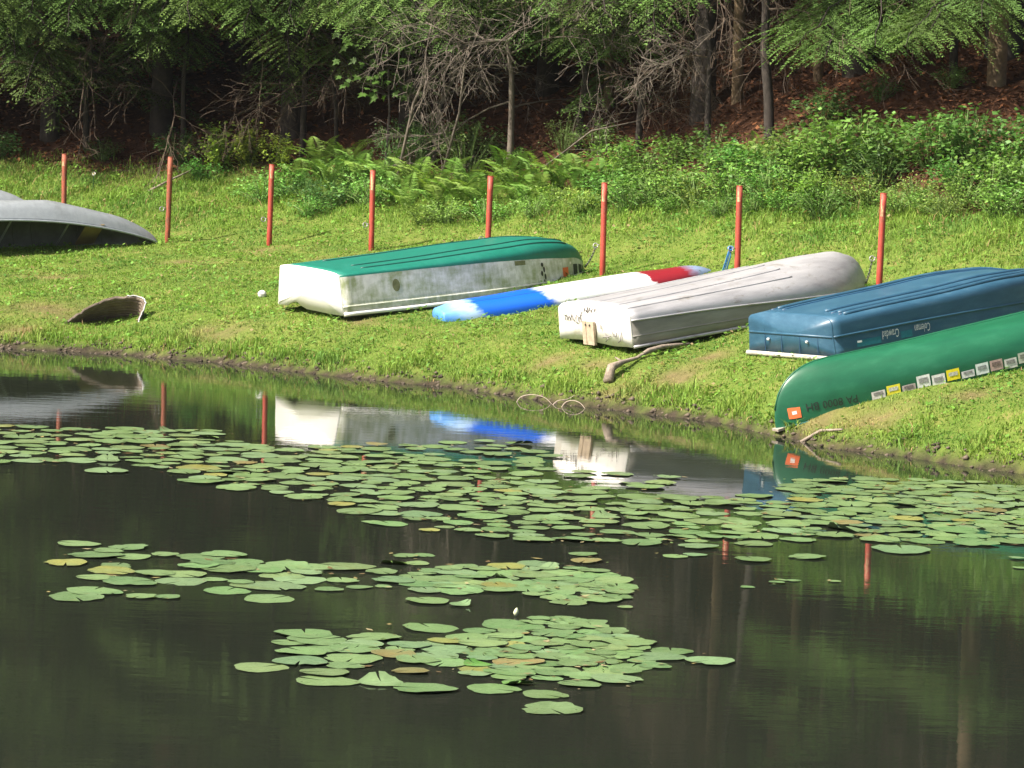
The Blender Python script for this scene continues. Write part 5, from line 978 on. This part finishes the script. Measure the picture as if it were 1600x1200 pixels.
PADS = [tuple(int(q) for q in e_.split(',')) for e_ in '''26,1908,161,0;23,1950,122,0;-43,1957,165,0;-5,1962,140,0;-66,1971,123,0;-96,1971,169,0;8,1981,89,0;43,1987,117,0;-98,1995,132,0;4,2001,96,0;25,2002,85,0;63,2006,144,0;-135,2007,151,0;44,2010,99,0;-51,2010,99,0;-15,2011,96,0;5,2018,145,0;28,2019,108,0;-88,2021,105,0;57,2023,118,0;-16,2024,93,0;-114,2030,156,0;36,2031,83,0;69,2033,87,0;-1,2037,81,0;19,2038,110,0;-15,2038,82,0;56,2041,102,0;-33,2043,135,0;-85,2046,165,0;-49,2047,128,0;73,2048,117,0;27,2050,103,0;42,2052,115,0;8,2053,150,0;87,2054,92,0;-12,2062,87,0;58,2063,93,0;-115,2064,148,0;-38,2065,139,0;-62,2066,130,0;41,2067,96,0;80,2071,81,0;8,2073,118,0;28,2074,105,0;119,2076,141,0;-103,2076,130,0;-12,2077,119,0;51,2078,126,0;-86,2079,149,0;65,2082,87,0;-60,2082,89,0;90,2087,149,0;-32,2090,150,0;5,2090,108,0;-8,2092,82,0;57,2092,92,0;24,2093,91,0;-124,2094,104,0;42,2094,130,0;71,2095,112,0;-55,2097,124,0;-82,2099,125,0;14,2102,104,0;-108,2104,166,0;-42,2108,82,0;98,2109,125,0;36,2110,92,0;63,2111,109,0;-12,2112,137,0;5,2115,82,0;-34,2117,99,0;78,2118,90,0;25,2118,98,0;50,2119,110,0;-76,2124,152,0;-117,2125,171,0;-5,2129,87,0;16,2131,123,0;36,2133,102,0;-21,2133,126,0;74,2134,157,0;1,2142,115,0;51,2143,96,0;40,2147,88,0;-15,2155,93,0;72,2155,80,0;57,2156,100,0;5,2157,93,0;29,2160,140,0;-44,2164,163,0;52,2169,89,0;65,2175,103,0;37,2181,98,0;5,2182,180,0;53,2193,119,0;35,2195,108,0;18,2198,87,0;55,2209,87,0;39,2211,119,0;22,2213,79,0;-266,2237,168,1;-227,2249,101,1;-210,2250,81,1;-147,2256,157,2;-27,2258,77,3;-250,2262,113,1;-259,2263,162,1;-48,2269,134,3;76,2270,49,3;41,2283,122,3;-176,2284,143,2;31,2297,85,3;61,2298,133,3;41,2302,83,3;-112,2304,87,2;-239,2306,165,1;-147,2310,186,2;19,2311,84,3;-159,2312,166,2;-30,2314,149,3;72,2314,108,3;-50,2315,119,3;57,2316,86,3;-208,2318,162,1;-94,2319,83,2;-170,2321,83,2;-263,2323,121,1;-4,2324,107,3;34,2325,118,3;-78,2325,54,2;57,2328,82,3;-37,2331,103,3;-188,2331,83,1;-22,2332,97,3;14,2333,136,3;74,2333,94,3;-56,2338,112,3;63,2340,85,3;-133,2341,168,2;44,2343,143,3;-106,2344,109,2;-4,2345,123,3;-42,2346,81,3;-227,2348,126,1;-210,2349,156,1;26,2350,97,3;-24,2352,144,3;-72,2352,139,2;-257,2353,147,1;11,2354,111,3;57,2354,82,3;73,2356,148,3;-146,2358,148,2;-49,2359,109,3;40,2361,111,3;-4,2364,95,3;22,2365,111,3;-34,2367,122,3;59,2369,120,3;-130,2373,106,2;-62,2374,81,3;159,2376,47,4;-256,2376,106,1;0,2378,91,3;-160,2378,140,2;-183,2379,183,1;-23,2379,105,3;29,2382,95,3;45,2382,138,3;-290,2383,141,1;-56,2385,93,3;70,2385,146,3;-203,2386,128,1;-82,2387,103,2;-172,2393,107,1;18,2396,144,3;-32,2396,143,3;-127,2397,129,2;180,2398,51,4;-6,2398,143,3;-49,2398,82,3;53,2398,92,3;-147,2399,180,2;-107,2405,181,2;-196,2405,151,1;64,2408,122,3;7,2409,95,3;-175,2410,129,1;192,2412,47,4;37,2412,143,3;-38,2412,92,3;184,2413,43,4;220,2415,39,4;-14,2417,104,3;-250,2420,121,1;-274,2423,178,1;59,2424,105,3;16,2425,84,3;-27,2425,86,3;-205,2427,152,1;28,2430,88,3;-76,2430,96,2;0,2432,132,3;-230,2434,91,1;47,2434,82,3;-60,2434,87,2;-269,2443,96,1;-191,2443,153,1;21,2450,145,3;-257,2465,132,1;-69,2469,88,2;54,2470,106,3;-293,2472,139,1;-57,2475,80,2;171,2504,125,4;53,2504,99,3;357,2510,54,4;117,2510,90,4;131,2520,81,4;210,2529,127,4;361,2558,60,4;135,2563,138,4;18,2570,147,5;95,2574,159,5;71,2578,110,5;48,2579,150,5;-10,2581,120,5;282,2582,208,4;135,2588,83,5;177,2590,139,4;15,2594,114,5;107,2595,84,5;-56,2604,79,4;55,2607,89,5;-28,2609,103,5;127,2612,117,5;11,2614,99,5;165,2615,87,5;103,2615,116,5;-8,2618,112,5;148,2618,106,5;418,2618,87,6;211,2619,131,4;-45,2624,70,4;184,2625,138,5;80,2628,136,5;340,2630,169,6;271,2630,141,4;-86,2632,141,4;20,2634,112,5;304,2635,156,4;44,2637,115,5;403,2637,146,6;-6,2637,85,5;132,2638,144,5;-98,2639,80,4;164,2641,141,5;422,2644,103,6;323,2646,116,6;240,2648,142,6;-36,2648,111,5;216,2648,87,6;369,2649,173,6;266,2654,113,6;63,2658,81,5;401,2658,84,6;174,2658,88,5;-69,2661,88,5;134,2661,89,5;13,2662,103,5;293,2662,127,6;223,2662,83,6;35,2664,100,5;204,2665,157,5;-51,2665,102,5;-9,2665,87,5;320,2666,119,6;102,2666,172,5;344,2667,122,6;418,2671,85,6;362,2676,84,6;169,2676,116,5;381,2676,109,6;270,2677,98,6;225,2678,80,6;68,2679,140,5;131,2680,87,5;396,2684,84,6;315,2684,94,6;25,2684,155,5;250,2685,154,6;-19,2687,173,5;290,2688,146,6;-92,2688,144,4;427,2691,116,6;-66,2692,169,4;49,2694,110,5;-111,2695,169,4;336,2697,162,6;306,2699,82,6;369,2700,143,6;388,2701,84,6;208,2701,163,5;176,2703,141,5;116,2704,97,5;148,2706,160,5;264,2707,84,6;96,2707,101,5;73,2708,108,5;414,2709,116,6;-20,2712,110,5;288,2713,84,6;40,2714,92,5;232,2715,152,6;323,2716,101,6;4,2717,120,5;391,2717,88,6;432,2717,121,6;306,2721,100,6;-96,2722,160,5;346,2723,92,6;168,2724,100,5;254,2724,131,6;214,2724,92,6;74,2725,84,5;363,2728,112,6;129,2728,155,5;-37,2730,166,5;-126,2730,106,5;283,2731,134,6;414,2734,107,6;330,2734,97,6;378,2734,83,6;26,2735,118,5;96,2736,103,5;302,2736,91,6;200,2739,82,5;345,2742,81,6;-68,2744,166,5;45,2745,100,5;269,2745,84,6;228,2746,98,6;247,2746,120,6;440,2747,166,6;114,2747,113,5;3,2748,103,5;419,2750,90,6;285,2750,89,6;-90,2752,100,5;365,2752,145,6;155,2754,128,5;-109,2755,107,5;86,2755,125,5;-13,2756,83,5;63,2757,110,5;329,2758,96,6;304,2758,139,6;395,2758,150,6;184,2759,109,5;209,2760,159,5;347,2761,88,6;-128,2761,113,5;-28,2762,89,5;-157,2763,143,5;240,2763,87,6;29,2763,144,5;275,2765,82,6;133,2766,87,5;106,2772,172,5;150,2773,81,5;417,2773,161,6;-61,2774,83,5;49,2774,103,5;376,2775,125,6;257,2776,111,6;288,2776,95,6;-5,2778,174,5;397,2779,83,6;-86,2779,133,5;334,2780,148,6;183,2783,90,5;130,2783,103,5;359,2783,99,6;-42,2785,115,5;205,2785,87,5;19,2786,89,5;-148,2786,101,5;231,2787,151,6;60,2787,86,5;87,2789,117,5;443,2789,145,6;306,2790,139,6;-175,2790,96,5;385,2791,88,6;-125,2793,132,5;403,2794,94,6;-58,2795,97,5;422,2796,109,6;-19,2797,90,5;271,2800,175,6;-105,2802,93,5;4,2803,101,5;368,2804,99,6;347,2806,94,6;34,2807,96,5;141,2807,147,5;-182,2809,98,5;-45,2809,109,5;-211,2809,151,4;231,2810,124,6;318,2810,134,6;293,2810,113,6;107,2810,142,5;207,2810,118,5;-151,2813,84,5;56,2815,167,5;431,2815,115,6;168,2815,174,5;-88,2816,152,5;401,2818,140,6;-113,2818,97,5;339,2821,105,6;-16,2822,138,5;28,2824,100,5;-182,2827,105,5;247,2828,125,6;190,2828,86,5;6,2829,96,5;-146,2830,90,5;378,2830,123,6;226,2831,90,6;-37,2832,102,5;356,2833,91,6;211,2834,91,5;-203,2834,82,5;74,2834,96,5;292,2836,120,6;269,2836,156,6;103,2838,167,5;134,2839,170,5;-64,2839,145,5;326,2839,107,6;446,2840,145,6;411,2842,117,6;185,2844,108,5;-96,2845,93,5;-242,2846,173,4;343,2846,95,6;161,2848,95,5;0,2849,104,5;28,2849,170,5;-147,2852,141,5;309,2852,138,6;-169,2853,104,5;361,2853,137,6;-118,2853,152,5;257,2853,87,6;386,2853,123,6;235,2858,138,6;-27,2858,102,5;61,2859,165,5;328,2860,99,6;-86,2861,87,5;-218,2862,91,5;457,2862,104,6;344,2863,87,6;8,2863,90,5;-57,2865,91,5;-198,2866,129,5;288,2866,136,6;260,2867,80,6;-241,2868,128,4;429,2869,133,6;405,2871,120,6;195,2872,143,5;-109,2873,81,5;357,2873,108,6;-11,2875,134,5;320,2877,96,6;376,2877,133,6;-215,2879,81,5;448,2879,118,6;341,2880,94,6;301,2881,101,6;-81,2882,106,5;24,2882,172,5;267,2882,95,6;235,2883,107,6;-157,2883,126,5;-43,2884,173,5;70,2886,116,5;283,2886,84,6;-234,2890,96,5;-102,2891,135,5;-322,2892,171,4;-131,2895,162,5;336,2896,111,6;451,2897,89,6;-207,2897,139,5;358,2897,133,6;393,2898,111,6;-14,2898,83,5;318,2899,99,6;429,2901,177,6;-180,2902,168,5;11,2903,114,5;296,2905,83,6;-68,2905,100,5;110,2905,147,5;-261,2905,135,4;463,2906,84,6;240,2907,116,6;279,2908,130,6;-425,2909,139,5;-229,2913,144,5;-9,2914,90,5;407,2916,139,6;260,2917,85,6;349,2920,85,6;-43,2920,147,5;373,2920,176,6;330,2921,128,6;-123,2921,132,5;294,2921,92,6;426,2922,81,6;-152,2922,108,5;27,2922,136,5;228,2923,121,6;-103,2925,92,5;-81,2925,159,5;463,2926,88,6;249,2927,81,6;277,2927,96,6;-282,2927,81,5;-204,2927,93,5;-175,2928,92,5;99,2929,98,5;-414,2929,119,5;307,2930,86,6;2,2931,88,5;-19,2932,90,5;443,2933,116,6;261,2934,84,6;-252,2934,175,5;-218,2937,81,5;-433,2937,84,5;339,2938,100,6;397,2939,115,6;123,2940,131,5;461,2941,91,6;-297,2941,92,5;422,2942,113,6;-56,2944,88,5;-391,2944,131,5;235,2945,153,6;272,2945,111,6;-29,2946,81,5;-368,2946,82,5;315,2947,106,6;-137,2949,159,5;-206,2949,96,5;294,2952,110,6;-237,2952,93,5;353,2952,101,6;331,2953,91,6;-177,2953,151,5;444,2953,95,6;372,2954,99,6;408,2954,96,6;257,2955,94,6;-72,2957,118,5;-438,2958,93,5;392,2958,84,6;-351,2958,151,5;-98,2958,110,5;-115,2959,85,5;-279,2961,95,5;-382,2962,98,5;431,2963,95,6;57,2963,125,5;469,2966,95,6;-329,2966,106,5;13,2967,140,5;311,2968,87,6;-198,2969,126,5;-52,2969,108,5;-299,2970,149,5;330,2970,117,6;291,2971,118,6;-423,2972,98,5;243,2972,101,6;-28,2972,127,5;412,2972,101,6;-126,2975,107,5;-401,2975,92,5;-106,2975,85,5;-260,2976,95,5;351,2977,93,6;-155,2977,174,5;131,2978,101,5;-217,2979,99,5;428,2979,104,6;-240,2980,91,5;-82,2980,98,5;388,2981,151,6;446,2981,109,6;-279,2983,99,5;367,2983,87,6;-311,2988,95,5;90,2989,133,5;243,2989,100,6;331,2989,102,6;-331,2989,89,5;263,2989,151,6;299,2990,124,6;-102,2990,86,5;-445,2991,160,5;-128,2993,106,5;-361,2993,105,5;345,2994,82,6;427,2995,82,6;408,2995,98,6;62,2995,107,5;-83,2996,80,5;359,2998,83,6;-11,2998,123,5;-419,3000,132,5;-189,3002,151,5;-269,3003,144,5;-396,3003,126,5;-234,3004,167,5;-152,3005,142,5;-38,3006,83,5;274,3007,81,6;30,3008,99,5;-54,3010,88,5;298,3011,125,6;367,3012,115,6;-24,3014,83,5;316,3014,86,6;-298,3015,94,5;342,3015,100,6;-374,3015,103,5;388,3016,93,6;-120,3017,161,5;-441,3017,88,5;-335,3019,107,5;-71,3020,113,5;-98,3024,85,5;-163,3024,84,5;16,3024,118,5;-248,3025,85,5;-51,3027,110,5;-286,3028,91,5;-182,3029,130,5;-395,3029,95,5;-423,3029,112,5;-268,3032,122,5;-454,3034,117,5;-14,3036,148,5;-85,3036,89,5;-317,3037,116,5;-210,3039,166,5;-367,3039,172,5;-339,3044,127,5;-237,3046,92,5;-141,3046,149,5;-165,3048,118,5;-66,3050,158,5;-33,3050,94,5;-403,3051,121,5;-92,3052,90,5;-272,3056,148,5;-296,3058,89,5;-111,3059,121,5;16,3060,141,5;-461,3061,156,5;-208,3066,91,5;-324,3066,139,5;-385,3067,102,5;-435,3069,152,5;-357,3070,106,5;-229,3070,111,5;-155,3073,122,5;-81,3073,95,5;-251,3076,130,5;-301,3078,127,5;-409,3083,164,5;-453,3083,105,5;-188,3083,130,5;-65,3084,91,5;17,3085,118,5;-131,3087,113,5;-99,3087,97,5;-385,3088,81,5;-280,3090,119,5;-213,3090,139,5;-155,3091,81,5;-341,3097,128,5;35,3102,113,5;-259,3102,92,5;-11,3103,135,5;-141,3103,98,5;-453,3106,111,5;-368,3108,143,5;-399,3108,93,5;-318,3109,149,5;-237,3110,153,5;-215,3110,82,5;-114,3112,128,5;-161,3114,134,5;-31,3115,113,5;-422,3116,144,5;-272,3120,133,5;-466,3124,83,5;-81,3125,90,5;-136,3125,91,5;-301,3127,130,5;-47,3130,103,5;21,3131,126,5;-238,3131,83,5;-351,3134,123,5;-408,3138,117,5;-264,3139,83,5;-389,3141,88,5;-280,3141,98,5;-438,3142,102,5;-457,3145,82,5;-329,3146,156,5;-19,3149,117,5;-304,3149,90,5;-116,3149,91,5;-88,3150,91,5;-65,3151,123,5;5,3151,97,5;-370,3154,90,5;-353,3157,97,5;-455,3162,110,5;-426,3163,83,5;-262,3164,83,5;-313,3167,102,5;-401,3169,99,5;-286,3169,127,5;-12,3170,87,5;-477,3170,128,5;-343,3178,131,5;-51,3186,126,5;8,3190,120,5;-319,3191,132,5;-370,3192,80,5;-267,3192,156,5;-386,3195,110,5;-422,3197,149,5;-480,3197,128,5;-447,3199,98,5;-22,3203,93,5;-303,3207,94,5;-340,3208,170,5;-286,3211,105,5;-266,3217,98,5'''.split(';')]
RAFT = ['the nearest raft', 'the left middle raft', 'the small central raft', 'the right middle raft', 'the loose scattered pads', 'the long far band', 'the dense band below the canoe']
EXT = {g_: (min(p[0] for p in PADS if p[3] == g_)/100, max(p[0] for p in PADS if p[3] == g_)/100, min(p[1] for p in PADS if p[3] == g_)/100, max(p[1] for p in PADS if p[3] == g_)/100) for g_ in range(7)}
rp = np.random.default_rng(91); rd = np.random.default_rng(12); SV = []; ST = []; SF3 = []; SF4 = []; base = 0
for i, (px_, py_, pr_, g_) in enumerate(PADS):
    x, y, r_ = px_/100, py_/100, pr_/1000; q = rp.random(); kd = 'yellow' if q < .03 else 'fold' if q > .975 else 'green'; vi = int(rp.integers(len(KINDS[kd]))); rot = rp.uniform(0, 2*PI); zz = .003+.010*rp.random(); tx, ty = rp.normal(0, .012, 2)
    if i < 300:
        o = link('lily_pad', PADM[kd][vi]); o.location = (x, y, zz); o.scale = (r_, r_, r_*1.0); o.rotation_euler = (tx, ty, rot)
        x0_, x1_, y0_, y1_ = EXT[g_]; fx, fy = (x-x0_)/(x1_-x0_+1e-6), (y-y0_)/(y1_-y0_+1e-6)
        word = {'green': 'green lily pad', 'yellow': 'yellowing lily pad', 'fold': 'folded-edge lily pad'}[kd]; sz = 'large ' if r_ > .152 else 'small ' if r_ < .118 else ''
        where = f"{['front', 'middle', 'back'][min(2, int(fy*3))]} {['far left', 'left', 'centre', 'right', 'far right'][min(4, int(fx*5))]}"
        tag(o, f'{sz}{word}, {where} of {RAFT[g_]}', 'lily pad', f'{sz}{word}s at the {where} of {RAFT[g_]}')
    else:
        V, F, F4, T = KINDS[kd][vi]; cs, sn = math.cos(rot), math.sin(rot)
        W = np.stack([x+r_*(V[:, 0]*cs-V[:, 1]*sn), y+r_*(V[:, 0]*sn+V[:, 1]*cs), zz+r_*V[:, 2]+r_*(tx*V[:, 1]+ty*V[:, 0])], -1)
        SV.append(W); ST.append(T*rp.uniform(.8, 1.2)); SF3.append(np.array(F)+base); SF4.append(np.array(F4)+base); base += len(V)
far = link('lily_pad_mass', npmesh('lily_pad_mass', np.concatenate(SV), [np.concatenate(SF3), np.concatenate(SF4)], PAD, np.concatenate(ST), smooth=True))
tag(far, 'mass of far green lily pads floating below the bank', 'lily pads', kind='stuff')
# bits of dead leaf, petals and scum floating between the pads
dv_ = []; dt_ = []; nd_ = 0
for (px_, py_, pr_, g_) in PADS:
    for _ in range(rd.poisson(1.1 if g_ in (5, 6) else .8)):
        an = rd.uniform(0, 2*PI); q = pr_/1000*rd.uniform(.85, 1.7); cx_, cy_ = px_/100+q*math.cos(an), py_/100+q*math.sin(an); s_ = rd.uniform(.008, .030); ro = rd.uniform(0, 2*PI); e1_ = np.array([math.cos(ro), math.sin(ro), 0])*s_*rd.uniform(.8, 2.0); e2_ = np.array([-math.sin(ro), math.cos(ro), 0])*s_*.7; c_ = np.array([cx_, cy_, .006+.012*rd.random()])
        dv_ += [c_-e1_, c_-e2_, c_+e1_+np.array([0, 0, .006*rd.random()]), c_+e2_]; dt_ += [np.array([(.16, .11, .05), (.24, .20, .08), (.10, .15, .05), (.30, .26, .14)][rd.integers(4)])*rd.uniform(.6, 1.2)]*4; nd_ += 1
k = np.arange(nd_)*4
tag(link('pond_debris', npmesh('pond_debris', np.array(dv_), np.stack([k, k+1, k+2, k+3], -1), mat_leaf('floating_scrap', .1, .6), np.array(dt_))), 'scraps of dead leaf and scum floating among the lily pads', 'debris', kind='stuff')
def bud(x, y, z, s, label):
    r_ = empty('lily_bud', (x, y, 0)); m = MB(); m.tube([(0, 0, -.05), (0, 0, z)], .006*s, 5); m.build('stem', M_GREENLINE, r_); m = MB()
    m.tube([(0, 0, z-.01), (0, 0, z+.015*s), (.004, 0, z+.045*s), (.006, 0, z+.07*s)], [.012*s, .028*s, .022*s, .004*s], 8); m.build('bud', mat_plain('bud_petal', (.55, .60, .38), .5, .2, 30), r_, True); tag(r_, label, 'flower')
for (x, y), lab in (((0.07, 22.2), 'closed pale lily bud at the back of the nearest raft of pads'),): bud(x, y, .015, .6, lab)

# ---------------------------------------------------------------- thin morning haze over the pond and the bank   HAZE
m = MB(); m.box((0, 40, 14.0), (330, 270, 35.0)); t = NT('morning_haze'); t.t.nodes.remove(t.b); pv = t.n('ShaderNodeVolumePrincipled'); pv.inputs['Color'].default_value = (0.9, 0.94, 0.98, 1); pv.inputs['Density'].default_value = 0.00013; pv.inputs['Anisotropy'].default_value = 0.2
t.l(pv.outputs[0], t.out.inputs['Volume']); tag(m.build('haze', t.m), 'thin pale morning haze over the pond', kind='stuff')
